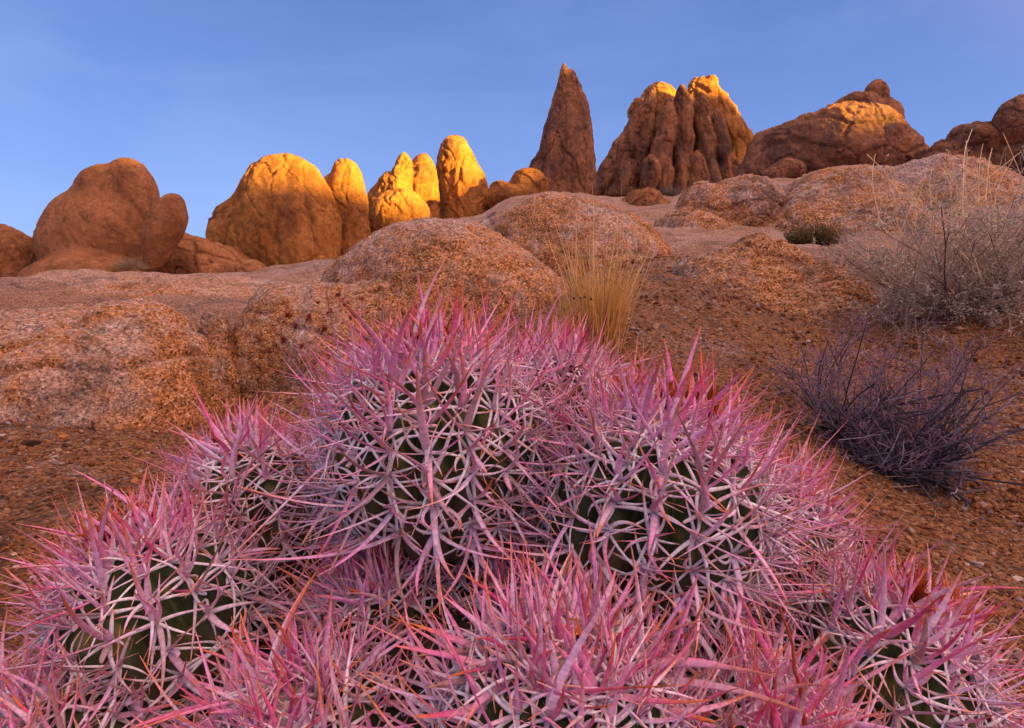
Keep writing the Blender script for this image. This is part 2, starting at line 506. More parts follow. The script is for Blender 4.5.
# wanted shadow heights: picture column, row of the shadow's edge, distance
EDGE = [(100, 150, 14), (285, 184, 20), (350, 208, 22), (410, 176, 25), (460, 192, 26), (520, 195, 24), (560, 62, 34), (590, 66, 35), (655, 100, 44), (690, 96, 40), (730, 140, 46), (840, 103, 19), (880, 66, 20), (1010, 96, 16)]
_uv = sorted(sun_uv(at(*e)) for e in EDGE)
def ridge_profile(us):
    u = np.array([a for a, b in _uv]); h = np.array([b for a, b in _uv])
    return np.interp(us, u, h)
build_ridge()

# ------------------------------------------------------------------ rocks
def rock(name, label, d, blobs, mat, group=None, k=0.12, warp=0.08, disp=0.03, groove=0.0, groove_f=1.6, res=90, cat='rock', seed=0.0, depth=0.85, cracks=0.0, blocks=0.0, cell=(1.0, 1.0, .6), ncell=70):
    """blobs: (column, row, half width, half height in picture units at distance d, tilt deg, depth offset m, depth ratio, taper)"""
    s = d / F
    B = []
    for b in blobs:
        b = list(b) + [0, 0, depth, 0][len(b) - 4:] if len(b) < 8 else list(b)
        px, py, rx, rz, tilt, dd, dr, tp = b[:8]
        c = at(px, py, d); c[1] += dd
        B.append((c, np.array([rx * s, max(rx * s * dr, 0.3 * min(rx, rz) * s), rz * s]), R(tilt), tp))
    lo = np.min([c - np.max(r) * 1.25 for c, r, t, q in B], 0)
    hi = np.max([c + np.max(r) * 1.25 for c, r, t, q in B], 0)
    h = np.max(hi - lo) / res
    n = np.ceil((hi - lo) / h).astype(int) + 2
    ax = [lo[i] + h * np.arange(n[i]) for i in range(3)]
    X = np.stack(np.meshgrid(*ax, indexing='ij'), -1)
    sh = X.shape[:3]
    P = X.reshape(-1, 3)
    size = np.median([np.min(r) for c, r, t, q in B])
    Pw = P
    if warp:
        o1 = noise(P / size * 0.55 + seed); o2 = noise(P / size * 0.55 + seed + 31.7); o3 = noise(P / size * 0.55 + seed + 71.1)
        Pw = P + np.stack([o1, o2, o3], 1) * warp * size * 2.2
    D = None
    kk = k * size
    for c, r, t, tp in B:
        q = Pw - c
        ct, st_ = math.cos(t), math.sin(t)
        qx = q[:, 0] * ct - q[:, 2] * st_
        qz = q[:, 0] * st_ + q[:, 2] * ct
        if tp:
            sc = np.clip(1.0 - tp * (qz / r[2]) * 0.5, 0.12, 2.5)
            q = np.stack([qx / sc, q[:, 1] / sc, qz], 1)
        else:
            q = np.stack([qx, q[:, 1], qz], 1)
        k0 = np.linalg.norm(q / r, axis=1); k1 = np.linalg.norm(q / (r * r), axis=1) + 1e-9
        e = k0 * (k0 - 1.0) / k1
        if D is None: D = e
        else:
            hh = np.clip(0.5 + 0.5 * (e - D) / kk, 0, 1)
            D = e * (1 - hh) + D * hh - kk * hh * (1 - hh)
    V, Q = surface_nets(D.reshape(sh), lo, h)
    N = vert_normals(V, Q)
    rg = 1 - np.abs(fbm(V / size * 1.7 + seed + 5, 4, 0.55))          # sharp ridges and hollows
    dv = disp * size * (1.3 * fbm(V / size * 1.1 + seed, 5, 0.6) - 0.9 * np.clip(rg - .55, 0, 1) + 0.55 * fbm(V / size * 5.0 + seed, 4, 0.65))
    if groove:
        G = V / size * np.array([groove_f, groove_f, groove_f * 0.16])
        G = G + 0.35 * np.stack([noise(V / size * 1.3), noise(V / size * 1.3 + 9), 0 * V[:, 0]], 1)
        dv -= groove * size * np.exp(-(noise(G + seed * 3) / 0.10) ** 2) * np.clip(1.3 - np.abs(N[:, 2]), 0, 1)
    if cracks:
        G = V / size * 0.8 + 0.25 * np.stack([noise(V / size * 2.3), noise(V / size * 2.3 + 9), noise(V / size * 2.3 + 19)], 1)
        dv -= cracks * size * np.exp(-(noise(G + seed * 5 + 40) / 0.03) ** 2) * np.clip(.6 + 2.0 * noise(V / size * .9 + seed), 0, 1.2)
    if blocks:
        gb_ = np.random.default_rng(int(seed * 10) + 5)
        sc3 = np.array(cell)
        Vs = (V + size * .22 * np.stack([noise(V / size * 1.1 + seed), noise(V / size * 1.1 + seed + 7), noise(V / size * 1.1 + seed + 13)], 1)) * sc3
        pts = gb_.uniform(Vs.min(0), Vs.max(0), (ncell, 3))
        hv = gb_.uniform(-1, 1, ncell)
        f1 = np.full(len(V), 1e9); f2 = f1.copy(); ci = np.zeros(len(V), int)
        for q_, p_ in enumerate(pts):
            dd_ = np.linalg.norm(Vs - p_, axis=1)
            nw = dd_ < f1
            f2 = np.where(nw, f1, np.minimum(f2, dd_)); f1 = np.where(nw, dd_, f1); ci[nw] = q_
        ed_ = (f2 - f1) / size
        dv += blocks * size * (hv[ci] * .55 * np.clip(ed_ / .10, 0, 1) - 1.0 * np.exp(-(ed_ / .035) ** 2))
    V = V + N * dv[:, None]
    o = link(name, make_mesh(name, V, [Q], True, None, [mat]))
    tag(o, label, cat, group)
    recentre(o)
    return o

FG = 'weathered granite domes around the cactus'
BG = 'orange rock formations on the skyline'
# near granite domes and slabs
rock('granite_slab', 'low coarse granite slab bulging at the far left of the gravel, rust stained, beside the dark cleft', 3.3,
     [(70, 420, 165, 118, 0, 0.1, 0.9), (128, 394, 54, 92, 0, 0.1, 1.0), (-60, 420, 150, 100, 0, 0.2, .9)], M_SLAB, FG, 0.35, 0.06, 0.045, seed=1.3, blocks=.05, ncell=24, cell=(.5, .5, 1.5), cracks=0.03, res=140)
rock('granite_slab', 'flat grey granite shelf running along the foot of the smooth leaning-slab rock', 6.2,
     [(70, 350, 260, 70, 0, 0, .5), (260, 340, 160, 55, 0, 0, .6), (-150, 360, 200, 70, 0, 0, .5)], M_SLAB, FG, 0.5, 0.10, 0.03, seed=2.1, res=120)
rock('granite_slab', 'sloping speckled granite slab between the dark cleft and the rounded dome behind the cactus', 3.7,
     [(325, 400, 92, 124, 0, 0.15, 1.1), (400, 390, 70, 132, 0, .2, 1.0), (278, 394, 44, 112, 0, 0, 1.0)], M_SLAB, FG, 0.35, 0.10, 0.045, seed=3.7, blocks=.05, ncell=24, cell=(.5, .5, 1.5), cracks=.03, res=140)
rock('boulder', 'dark rust coloured wedge of stone stuck in the cleft between the two foreground slabs', 3.4,
     [(212, 340, 15, 32, -14, 0.1, 1.2), (224, 376, 13, 28, -16, 0, 1.2)], M_SLAB, FG, 0.3, 0.15, 0.06, seed=3.1, cracks=.1)
rock('granite_dome', 'rounded orange speckled granite dome directly behind the cactus, left of the golden grass', 4.1,
     [(452, 335, 112, 120, 0, 0.1, 1.0), (520, 350, 56, 95, 0, -0.1, 1.0), (388, 350, 72, 98, 0, .1, 1), (345, 365, 60, 88, 0, .1, 1)], M_DOME, FG, 0.5, 0.10, 0.04, seed=4.2, blocks=.035, ncell=26, cell=(.5, .5, 1.3), res=130, cracks=.02)
rock('granite_dome', 'broad rounded granite dome in front of the spire, behind the golden grass', 5.3,
     [(575, 300, 94, 110, 0, 0, 1.0), (635, 305, 44, 84, 0, 0, 1), (505, 310, 60, 95, 0, 0.2, 1)], M_DOME, FG, 0.5, 0.10, 0.04, seed=5.9, blocks=.035, ncell=26, cell=(.5, .5, 1.3), res=130, cracks=.02)
rock('granite_dome', 'small rust coloured granite hump right of the golden grass, above the purple shrub', 4.0,
     [(752, 322, 74, 76, 0, 0.1, 1.1), (708, 326, 46, 62, 0, 0, 1), (812, 345, 58, 70, 0, -.1, 1), (760, 360, 90, 60, 0, -.25, .9)], M_DOME, FG, 0.7, 0.16, 0.06, seed=6.4, blocks=.06, ncell=30, cell=(.5, .5, 1.4), res=130, cracks=.03)
rock('granite_dome', 'pale rounded boulder with a central crease between the massif and the olive bush', 9.0,
     [(742, 226, 44, 46, 0, 0, 1.0), (704, 232, 34, 44, 10, -.1, 1), (690, 245, 44, 30, 0, -.3, 1)], M_DOME_FAR, FG, 0.12, 0.14, 0.05, seed=7.5, blocks=.06, ncell=30, cell=(.5, .5, 1.4), cracks=.06, res=110)
rock('granite_dome', 'wide grey and orange granite dome directly behind the small olive bush', 8.6,
     [(832, 248, 78, 68, 0, 0.1, 1.0), (884, 246, 50, 60, 0, 0.0, 1), (795, 250, 44, 56, 0, -0.3, 1), (850, 262, 70, 54, 0, -.8, .8), (910, 258, 60, 44, 0, -.4, 1)], M_DOME_FAR, FG, 0.3, 0.15, 0.05, seed=8.8, blocks=.06, ncell=30, cell=(.5, .5, 1.4), res=130, cracks=.05)
rock('granite_dome', 'long low granite whaleback behind the tall dry stalks, under the right hand boulders', 11.0,
     [(930, 238, 92, 66, 0, 0, 1.0), (1010, 232, 80, 46, 0, 0, 1), (850, 214, 66, 46, 0, .4, 1), (960, 250, 80, 60, 0, -1.0, 1), (1040, 250, 70, 60, 0, -.8, 1)], M_DOME_FAR, FG, 0.3, 0.15, 0.05, seed=9.1, blocks=.06, ncell=30, cell=(.5, .5, 1.4), res=130, cracks=.06)

# skyline, left to right
rock('rock_formation', 'low rounded rock cut by the left edge of the picture', 14.0,
     [(2, 268, 32, 42, 0, 0, 1), (-30, 275, 40, 40, 0, .5, 1)], M_ORANGE, BG, 0.2, 0.06, 0.03, blocks=.05, seed=11)
rock('rock_formation', 'big smooth orange rock with a humped top, in shade, beside the leaning slab', 14.0,
     [(96, 248, 56, 60, 0, 0.2, .8), (125, 198, 28, 40, 0, 0.2, .8), (100, 196, 27, 32, 0, .2, .9), (76, 240, 34, 50, 12, 0.1, .9), (105, 290, 58, 36, 0, -0.7, .7), (122, 238, 24, 50, 0, 0.3, 1)],
     M_ORANGE, BG, 0.22, 0.06, 0.025, blocks=.03, ncell=16, seed=12, res=110)
rock('leaning_slab', 'upright rounded slab leaning against the right side of the big smooth orange rock', 13.6,
     [(168, 234, 15, 40, 22, -.2, 1.3, -0.5), (177, 219, 12, 20, 12, -.2, 1.3)], M_ORANGE, BG, 0.3, 0.05, 0.02, seed=13)
rock('rock_formation', 'low broken orange rock in the gap between the leaning slab and the gold topped rock', 15.0,
     [(200, 270, 42, 32, 0, 0, 1), (225, 282, 44, 26, 0, 0, 1), (170, 275, 26, 30, 0, .3, 1)], M_ORANGE, BG, 0.12, 0.12, 0.04, blocks=.12, ncell=40, seed=14, cracks=.12)
rock('rock_formation', 'broad gold topped rock with a dark shaded front, left of the twin pillar', 20.0,
     [(284, 232, 54, 62, 0, 0, .85), (288, 192, 38, 36, 0, 0, .9), (305, 220, 34, 62, -14, -.1, .9), (250, 238, 40, 46, 26, .2, .9), (306, 265, 34, 42, 0, -.7, .8)],
     M_TAN, BG, 0.16, 0.07, 0.03, 0.06, 1.2, res=110, blocks=.06, ncell=60, cell=(1, 1, .45), seed=15, cracks=.03)
rock('rock_pillar', 'sunlit rounded pillar standing against the right side of the gold topped rock', 20.8,
     [(347, 200, 20, 41, -3, 0, 1.0), (335, 215, 17, 42, -6, .2, 1), (350, 240, 20, 42, 0, .2, 1)], M_TAN, BG, 0.12, 0.06, 0.03, 0.06, 1.0, blocks=.07, ncell=30, cell=(1, 1, .35), seed=16, cracks=.05)
rock('rock_formation', 'cluster of knobbly sunlit pillars stepping up between the two gold pillars', 24.5,
     [(420, 192, 17, 38, 6, 0, 1), (408, 190, 11, 34, -6, -.3, 1), (398, 194, 11, 26, 14, -.5, 1), (387, 198, 11, 24, 16, -.4, 1), (375, 206, 12, 28, 22, 0, 1), (428, 208, 12, 40, 2, .2, 1), (364, 222, 14, 26, 26, .1, 1),
      (404, 224, 33, 30, 18, -1.0, .8), (368, 244, 26, 34, 20, -.6, 1), (385, 232, 20, 34, 24, -.8, 1)], M_TAN, BG, 0.10, 0.08, 0.035, 0.06, 1.0, blocks=.12, ncell=120, cell=(1, 1, .45), seed=17, res=110, cracks=.05)
rock('rock_pillar', 'tall round topped gold pillar standing left of the spire', 26.0,
     [(457, 172, 20, 34, -4, 0, 1), (464, 194, 24, 34, 0, 0, 1), (446, 196, 12, 34, 0, .2, 1), (470, 220, 30, 36, 0, .2, 1)], M_TAN, BG, 0.15, 0.06, 0.03, 0.05, 1.0, blocks=.07, ncell=40, cell=(1, 1, .4), seed=18, cracks=.04)
rock('boulder', 'small sunlit knob of rock at the left foot of the spire', 25.0,
     [(527, 188, 20, 19, 0, 0, 1), (504, 194, 14, 11, 0, -.2, 1), (515, 200, 30, 14, 0, 0, 1)], M_TAN, BG, 0.1, 0.08, 0.04, blocks=.10, ncell=40, seed=19, cracks=.06)
rock('rock_spire', 'tall pointed rock spire with a gold right edge standing alone on the skyline', 34.0,
     [(566, 166, 29, 92, 2, 0, .6, .6), (562, 98, 9, 33, 4, -.1, .9, .9), (544, 184, 20, 40, 17, .3, .8, .3), (581, 188, 14, 32, -8, 0, .8, .3), (575, 168, 17, 60, -6, -.5, .8, .5), (553, 160, 14, 62, 7, -.35, .8, .5), (535, 190, 12, 22, 10, .2, 1, .2)],
     M_SPIRE, BG, 0.16, 0.05, 0.035, 0.11, 0.6, res=170, blocks=.26, ncell=30, cell=(1, 1, .30), seed=20, cracks=.05)
ribs = [(600, 180, 8, 30, 26, .2), (607, 170, 8, 34, 24, -.3), (615, 162, 9, 40, 22, .3), (624, 152, 8, 46, 18, -.3), (632, 146, 9, 48, 16, .4), (641, 142, 9, 50, 9, -.2), (650, 146, 9, 46, 5, .5),
        (659, 150, 10, 42, 3, -.5), (669, 150, 9, 46, 0, .3), (678, 143, 10, 50, -2, -.4), (689, 142, 11, 52, -4, .3), (700, 147, 9, 47, -7, -.4), (709, 146, 9, 50, -10, .4), (718, 158, 9, 44, -13, -.3), (727, 170, 9, 34, -15, .2), (735, 184, 9, 24, -12, -.2)]
rock('rock_massif', 'dark massif of many upright rounded ribs, in shade, right of the spire', 40.0,
     [(a, b + 2, c - 0.3, e + 2, t, q * 2.4, 1.6, -.35) for a, b, c, e, t, q in ribs]
     + [(650, 170, 9, 26, 4, -1.9, 1.2), (641, 184, 9, 18, 0, -2.5, 1.2), (657, 182, 8, 24, -4, -2.0, 1.2), (690, 182, 9, 24, -4, -1.6, 1.2), (675, 180, 8, 28, 0, -1.5, 1.2), (705, 184, 9, 22, -8, -1.4, 1.2), (622, 186, 10, 22, 14, -1.2, 1.2),
        (664, 178, 54, 56, 0, 2.4, .45)],
     M_SPIRE, BG, 0.07, 0.14, 0.05, 0.18, 0.6, res=200, blocks=.16, ncell=170, cell=(1, 1, .16), seed=21, cracks=.06)
rock('rock_formation', 'sunlit rounded rock showing behind the left top of the ribbed massif', 46.0,
     [(664, 107, 23, 27, 0, 1, 1), (641, 108, 11, 14, 0, .5, 1), (660, 140, 34, 36, 0, 2.0, .8)], M_TAN, BG, 0.1, 0.06, 0.04, blocks=.08, ncell=40, seed=22, cracks=.05)
rock('rock_formation', 'steep gold fin of rock sloping down behind the right side of the ribbed massif', 44.0,
     [(712, 118, 20, 42, -24, 0, 1), (729, 140, 20, 46, -22, 0, 1), (700, 110, 14, 26, -20, -.3, 1), (735, 170, 22, 40, -14, 0, 1), (709, 83, 8, 7, 0, -.3, 1)],
     M_TAN, BG, 0.1, 0.07, 0.035, 0.09, 0.9, blocks=.14, ncell=70, cell=(1, 1, .3), seed=23, cracks=.06, res=110)
rock('boulder', 'huge dark rounded boulder carrying the balanced knob, right of the ribbed massif', 19.0,
     [(832, 158, 84, 44, 4, 0, .8), (790, 168, 52, 36, -16, 0, .8), (880, 164, 42, 36, 14, 0, .9), (852, 138, 40, 22, 0, 0.1, 1)], M_BROWN, BG, 0.15, 0.13, 0.05, 0.0, res=130, blocks=.07, ncell=60, cell=(.7, .7, 1.2), seed=24, cracks=.07)
rock('boulder', 'small flat boulder at the left foot of the huge dark boulder', 17.5,
     [(788, 170, 17, 12, 0, 0, 1), (775, 176, 14, 9, 0, 0, 1)], M_BROWN, BG, 0.2, 0.1, 0.05, blocks=.10, ncell=20, seed=25)
rock('boulder', 'dark lumpy rock with an upright thumb sitting on top of the huge dark boulder', 20.5,
     [(856, 110, 24, 16, 0, 0, 1), (875, 97, 10.5, 17, 4, 0, 1), (872, 110, 13, 17, 0, 0, 1), (893, 113, 10, 18, -26, .2, 1), (842, 114, 14, 11, 0, 0, 1), (880, 120, 20, 18, 0, 0, 1)], M_BROWN, BG, 0.12, 0.08, 0.04, blocks=.10, ncell=40, seed=26, cracks=.05)
rock('boulder', 'round boulder perched at the right edge of the skyline', 16.0,
     [(1017, 120, 20, 23, 0, 0, 1), (1034, 126, 20, 22, 0, 0, 1)], M_BROWN, BG, 0.2, 0.08, 0.04, blocks=.06, ncell=24, cell=(.6, .6, 1.4), seed=27)
rock('rock_formation', 'layered dark rock ledge under the perched boulder at the right edge', 16.6,
     [(976, 140, 26, 20, -6, 0, 1), (1010, 160, 34, 28, 0, 0, 1), (1045, 150, 40, 36, 0, .3, 1), (960, 160, 30, 22, 0, .3, 1), (1000, 140, 16, 16, 0, .2, 1)], M_BROWN, BG, 0.1, 0.1, 0.05, blocks=.16, ncell=90, cell=(.5, .5, 1.8), seed=28, cracks=.08)
rock('boulder', 'broken reddish boulder lying below the ribbed massif', 17.0,
     [(646, 206, 20, 17, 0, 0, 1), (660, 212, 14, 14, 0, -.2, 1), (630, 208, 12, 10, 0, 0, 1)], M_ORANGE, BG, 0.08, 0.14, 0.07, blocks=.16, ncell=40, seed=29, cracks=.12)

# ------------------------------------------------------------------ swept blades, stems and spines
def sweep(C, W, H, N, sides):
    """C (m, k, 3) centre lines, W / H (m, k) half width / half thickness, N (m, 3) flat side normal -> verts, quads, tris; the last ring closes to a point"""
    m, k, _ = C.shape
    T = unit(np.gradient(C, axis=1))
    Nn = N[:, None, :] - T * np.sum(N[:, None, :] * T, 2, keepdims=True)
    Nn = unit(Nn)
    Bn = np.cross(T, Nn)
    a = 2 * np.pi * np.arange(sides) / sides
    ring = C[:, :, None, :] + (W[:, :, None, None] * np.cos(a)[None, None, :, None]) * Bn[:, :, None, :] + (H[:, :, None, None] * np.sin(a)[None, None, :, None]) * Nn[:, :, None, :]
    V = ring.reshape(-1, 3)
    base = (np.arange(m) * k * sides)[:, None, None] + (np.arange(k - 1) * sides)[None, :, None]
    j = np.arange(sides)[None, None, :]; j2 = (j + 1) % sides
    Q = np.stack([base + j, base + j2, base + sides + j2, base + sides + j], -1).reshape(-1, 4)
    return V, Q

def sweep_mesh(name, C, W, H, N, sides, tone, mat, along=None):
    V, Q = sweep(C, W, H, N, sides)
    A = {'tone': np.repeat(tone.reshape(-1, 3), sides, 0)}
    if along is not None: A['along'] = np.repeat(along.reshape(-1), sides, 0)
    return make_mesh(name, V, [Q], True, A, [mat])

def rand_unit(n, r=rng):
    return unit(r.normal(size=(n, 3)))

# ------------------------------------------------------------------ cactus
M_SPINE = attr_mat('pink_spine', 0.5, True, 0.0)
def body_mat():
    k = NT('cactus_skin')
    v = k.n('ShaderNodeNewGeometry').outputs['Position']
    c = k.ramp(k.noise(v, 22.0, 6, 0.65), [(0.3, (0.012, 0.022, 0.009)), (0.52, (0.045, 0.066, 0.020)), (0.68, (0.17, 0.16, 0.045))])
    c = k.mix(k.attr('wear'), c, (0.16, 0.11, 0.08))
    return k.done(c, 0.55, k.bump(k.noise(v, 120.0, 5, 0.6), 0.002, 0.5))
M_BODY = body_mat()
def wool_mat():
    k = NT('cactus_wool')
    v = k.n('ShaderNodeNewGeometry').outputs['Position']
    c = k.ramp(k.noise(v, 70.0, 6, 0.7), [(0.3, (0.55, 0.42, 0.38)), (0.6, (0.88, 0.74, 0.74))])
    return k.done(c, 0.95, k.bump(k.noise(v, 260.0, 5, 0.8), 0.004, 1.0))
M_WOOL = wool_mat()
M_DRY = attr_mat('dry_flower', 0.8)
M_STEM = attr_mat('stem', 0.8)

clump = bpy.data.objects.new('cactus', None)
col.objects.link(clump)
clump.location = (0, .72, -.5)
clump.empty_display_size = 0.1
tag(clump, 'large clump of spiny cactus heads with dense pink and lavender spines on the gravel', 'cactus')
bpy.context.view_layer.update()
CL = np.array(clump.location)

# column, row, distance, radius, tilt of the axis (x, y), height ratio, dried flowers, youth
HEADS = [
    (436, 452, .86, .148, (-.08, .08), .92, 2, .8),
    (652, 516, .80, .142, (.18, .10), .92, 6, .8),
    (560, 752, .57, .120, (.05, -.20), .95, 0, 1.0),
    (165, 622, .78, .122, (-.40, .05), .92, 2, .7),
    (872, 690, .73, .120, (.48, .05), .92, 4, .9),
    (60, 790, .64, .110, (-.5, -.3), .95, 0, .7),
    (315, 770, .62, .110, (-.2, -.25), .90, 0, .6),
    (745, 785, .60, .108, (.3, -.25), .92, 0, .8),
    (258, 518, .98, .118, (-.36, .30), .95, 1, .7),
    (550, 424, 1.04, .118, (.05, .30), .95, 1, .8),
    (758, 545, .98, .115, (.45, .25), .92, 1, .7),
    (1000, 815, .74, .090, (.6, -.1), .95, 1, .7),
    (385, 632, .78, .088, (-.15, -.25), .9, 0, .5),
    (505, 610, .80, .080, (.1, -.3), .9, 0, .5),
]
ALL = []
def frame(a):
    a = unit(np.array(a, float))
    x = unit(np.cross([0, 1.0, 0.13], a)); y = np.cross(a, x)
    return x, y, a

def head(i, px, py, d, Rr, tilt, hr, nfl, youth):
    g = np.random.default_rng(100 + i)
    c = at(px, py, d)
    X, Y, A = frame((tilt[0], tilt[1], 1.0))
    nr = int(round(2 * math.pi * Rr / 0.050))
    ph0 = g.uniform(0, 1)
    def surf(th, ph, rib=True):
        """th round the axis, ph from the crown"""
        r = np.sin(ph) ** 0.9
        z = np.cos(ph) * hr
        ribs_ = np.abs(np.cos(nr * (th - ph0) / 2)) ** 0.75
        rad = Rr * r * ((0.77 + 0.23 * ribs_) if rib else 1.0)
        z = z - 0.10 * np.exp(-(ph / 0.22) ** 2)
        z = np.where(np.cos(ph) < 0, z * 1.15, z)
        return c + rad[:, None] * (np.cos(th)[:, None] * X + np.sin(th)[:, None] * Y) + (Rr * z)[:, None] * A
    nth, nph = nr * 10, 44
    th = np.linspace(0, 2 * np.pi, nth, endpoint=False); ph = np.linspace(0.02, np.pi - 0.03, nph)
    T, P = np.meshgrid(th, ph, indexing='ij')
    V = surf(T.ravel(), P.ravel())
    V += unit(V - c) * (0.0022 * fbm(V * 45, 3))[:, None]
    I = np.arange(nth * nph).reshape(nth, nph); I2 = np.roll(I, -1, 0)
    Q = np.stack([I[:, :-1].ravel(), I[:, 1:].ravel(), I2[:, 1:].ravel(), I2[:, :-1].ravel()], 1)
    wear = np.clip((P.ravel() - 1.5) / 0.8, 0, 1) * .9
    ho = link('head', make_mesh('head', V - CL, [Q], True, {'wear': wear}, [M_BODY]), clump)
    # wool in the crown
    w = np.linspace(0, 1, 12); t = np.linspace(0, 2 * np.pi, 28, endpoint=False)
    WW, TT = np.meshgrid(w, t, indexing='ij')
    rad = Rr * 0.36 * WW
    hz = Rr * (hr + 0.02 - 0.14 * WW ** 2)
    V = c + rad.ravel()[:, None] * (np.cos(TT.ravel())[:, None] * X + np.sin(TT.ravel())[:, None] * Y) + hz.ravel()[:, None] * A
    V += A * (0.010 * fbm(V * 60 + i, 4))[:, None]
    I = np.arange(WW.size).reshape(WW.shape); I2 = np.roll(I, -1, 1)
    Q = np.stack([I[:-1].ravel(), I[1:].ravel(), I2[1:].ravel(), I2[:-1].ravel()], 1)
    # wool fibres
    nf = 260
    fr = Rr * 0.36 * np.sqrt(g.uniform(0, 1, nf)); ft = g.uniform(0, 2 * np.pi, nf)
    b0 = c + fr[:, None] * (np.cos(ft)[:, None] * X + np.sin(ft)[:, None] * Y) + (Rr * (hr - .0) - Rr * .14 * (fr / (Rr * .36)) ** 2)[:, None] * A
    s = np.linspace(0, 1, 4)
    dr = unit(A + 1.1 * g.normal(size=(nf, 3)))
    C = b0[:, None] + dr[:, None] * (s[None, :, None] * g.uniform(.008, .018, nf)[:, None, None]) + rand_unit(nf, g)[:, None] * (s ** 2)[None, :, None] * .006
    Vf, Qf = sweep(C, np.full((nf, 4), .0005), np.full((nf, 4), .0005), rand_unit(nf, g), 3)
    link('wool', make_mesh('wool', np.concatenate([V, Vf]) - CL, [Q, Qf + len(V)], True, None, [M_WOOL]), ho)
    # areoles on the ribs
    S = dict(c=[], d=[], b=[], L=[], w=[], t=[], n=[], age=[], typ=[])
    for ri in range(nr):
        th0 = ph0 + 2 * math.pi * ri / nr
        ph = 0.30 + g.uniform(0, .12)
        while ph < 2.25:
            tt = np.array([th0, th0 + .02, th0, th0 - .02]); pp = np.array([ph, ph, ph + .01, ph])
            p3 = surf(tt, pp)
            ts = unit(p3[1] - p3[3]); tu = unit(p3[0] - p3[2]); n = unit(np.cross(tu, ts))
            if np.dot(n, p3[0] - c) < 0: n = -n
            p = p3[0] - n * .001
            age = min(1.0, max(0.0, (ph - .30) / 1.3))
            young = 1 - age
            lf = (0.78 + 0.30 * g.uniform()) * (Rr / .13) ** .5
            n_rad = 5 + g.integers(0, 3)
            for j in range(n_rad):
                al = 2 * math.pi * (j + .5) / n_rad + g.normal() * .13
                el = R(68) + g.normal() * .12 - young * .35
                dd = n * math.cos(el) + math.sin(el) * (math.cos(al) * tu + math.sin(al) * ts)
                S['c'].append(p); S['d'].append(dd); S['b'].append(-n * g.uniform(.05, .50) + ts * g.normal() * .34 + tu * g.normal() * .34)
                S['L'].append(lf * g.uniform(.046, .074)); S['w'].append(g.uniform(.0018, .0034)); S['t'].append(.75); S['n'].append(n); S['age'].append(age); S['typ'].append(0)
            for j in range(4 + int(g.integers(0, 2))):
                al = math.pi / 2 * j + (.8 if j == 4 else 0) + math.pi * .25 * 0 + g.normal() * .28
                el = R(30) + g.normal() * .16
                if j == 2: el = R(36) + g.normal() * .16
                if j == 0: el = R(22) + g.normal() * .14
                dd = n * math.cos(el) + math.sin(el) * (math.cos(al) * tu + math.sin(al) * ts)
                big = 1.0 if j in (0, 2) else .85
                S['c'].append(p); S['d'].append(dd)
                S['b'].append((-tu * g.uniform(-.12, .14) if j == 2 else tu * g.normal() * .12) + ts * g.normal() * .32 + np.array([0, 0, .18]) * (.5 if j == 2 else 1) + n * g.normal() * .06)
                S['L'].append(big * lf * (.064 + .070 * g.uniform() ** 1.3) * (0.85 + .15 * age)); S['w'].append(g.uniform(.0028, .0056) * big); S['t'].append(.30); S['n'].append(tu); S['age'].append(age); S['typ'].append(1)
            ph += (0.026 + 0.008 * age) / Rr * g.uniform(.78, 1.22)
    for q in range(46):                       # new growth: short red spines standing in the crown
        th = g.uniform(0, 2 * math.pi); ph = g.uniform(.10, .40)
        p = surf(np.array([th]), np.array([ph]))[0]
        rad = math.cos(th) * X + math.sin(th) * Y
        S['c'].append(p); S['d'].append(unit(A + rad * ph * 1.2 + .28 * g.normal(size=3))); S['b'].append(.12 * g.normal(size=3))
        S['L'].append(g.uniform(.045, .085)); S['w'].append(g.uniform(.0024, .0044)); S['t'].append(.4); S['n'].append(rad); S['age'].append(-.5); S['typ'].append(1)
    for k_ in S: S[k_] = np.array(S[k_], float)
    m = len(S['L'])
    s = np.linspace(0, 1, 9)
    C = S['c'][:, None] + unit(S['d'])[:, None] * (s[None, :, None] * S['L'][:, None, None]) + S['b'][:, None] * ((s ** 2)[None, :, None] * S['L'][:, None, None])
    prof = np.clip(1 - s, 0.02, 1) ** 0.58 * (1 - .18 * np.exp(-(s / .06) ** 2))
    W = S['w'][:, None] * prof[None]
    H = W * S['t'][:, None]
    r1 = g.uniform(0, 1, m)[:, None]; r2 = g.uniform(0, 1, m)[:, None]
    age = S['age'][:, None]; ce = S['typ'][:, None]
    def lerp(a, b, f): return a[None, None] * (1 - f[..., None]) + b[None, None] * f[..., None]
    # albedo: chalky cream when old, pink in the middle, red when young, orange points
    chalk = np.array([.89, .81, .88]); pink = np.array([.86, .29, .56]); red = np.array([.66, .05, .17]); tip = np.array([.66, .20, .04])
    sS = s[None] + 0 * r1
    f1 = np.clip((.02 + .70 * sS) * (0.10 + 1.3 * r1) + .26 * ce - .32 * (1 - ce) + .34 * (1 - age) * (r2 > .35), 0, 1)
    colr = lerp(chalk, pink, f1)
    f2 = np.clip((sS + .05) * 1.3, 0, 1) * np.clip((1 - age) * youth * .85 * ce * (r2 > .25) + (r2 - .76) * 2.6, 0, .92)
    colr = colr * (1 - f2[..., None]) + red * f2[..., None]
    f3 = np.clip((sS - (.52 + .28 * r1)) / .24, 0, 1) * (.55 + .45 * r2)
    colr = colr * (1 - f3[..., None]) + tip * f3[..., None]
    f4 = np.exp(-(sS / .06) ** 2) * .6
    colr = colr * (1 - f4[..., None]) + np.array([.22, .18, .20]) * f4[..., None]
    colr = colr * (0.74 + .50 * g.uniform(0, 1, m)[:, None, None] ** .6)
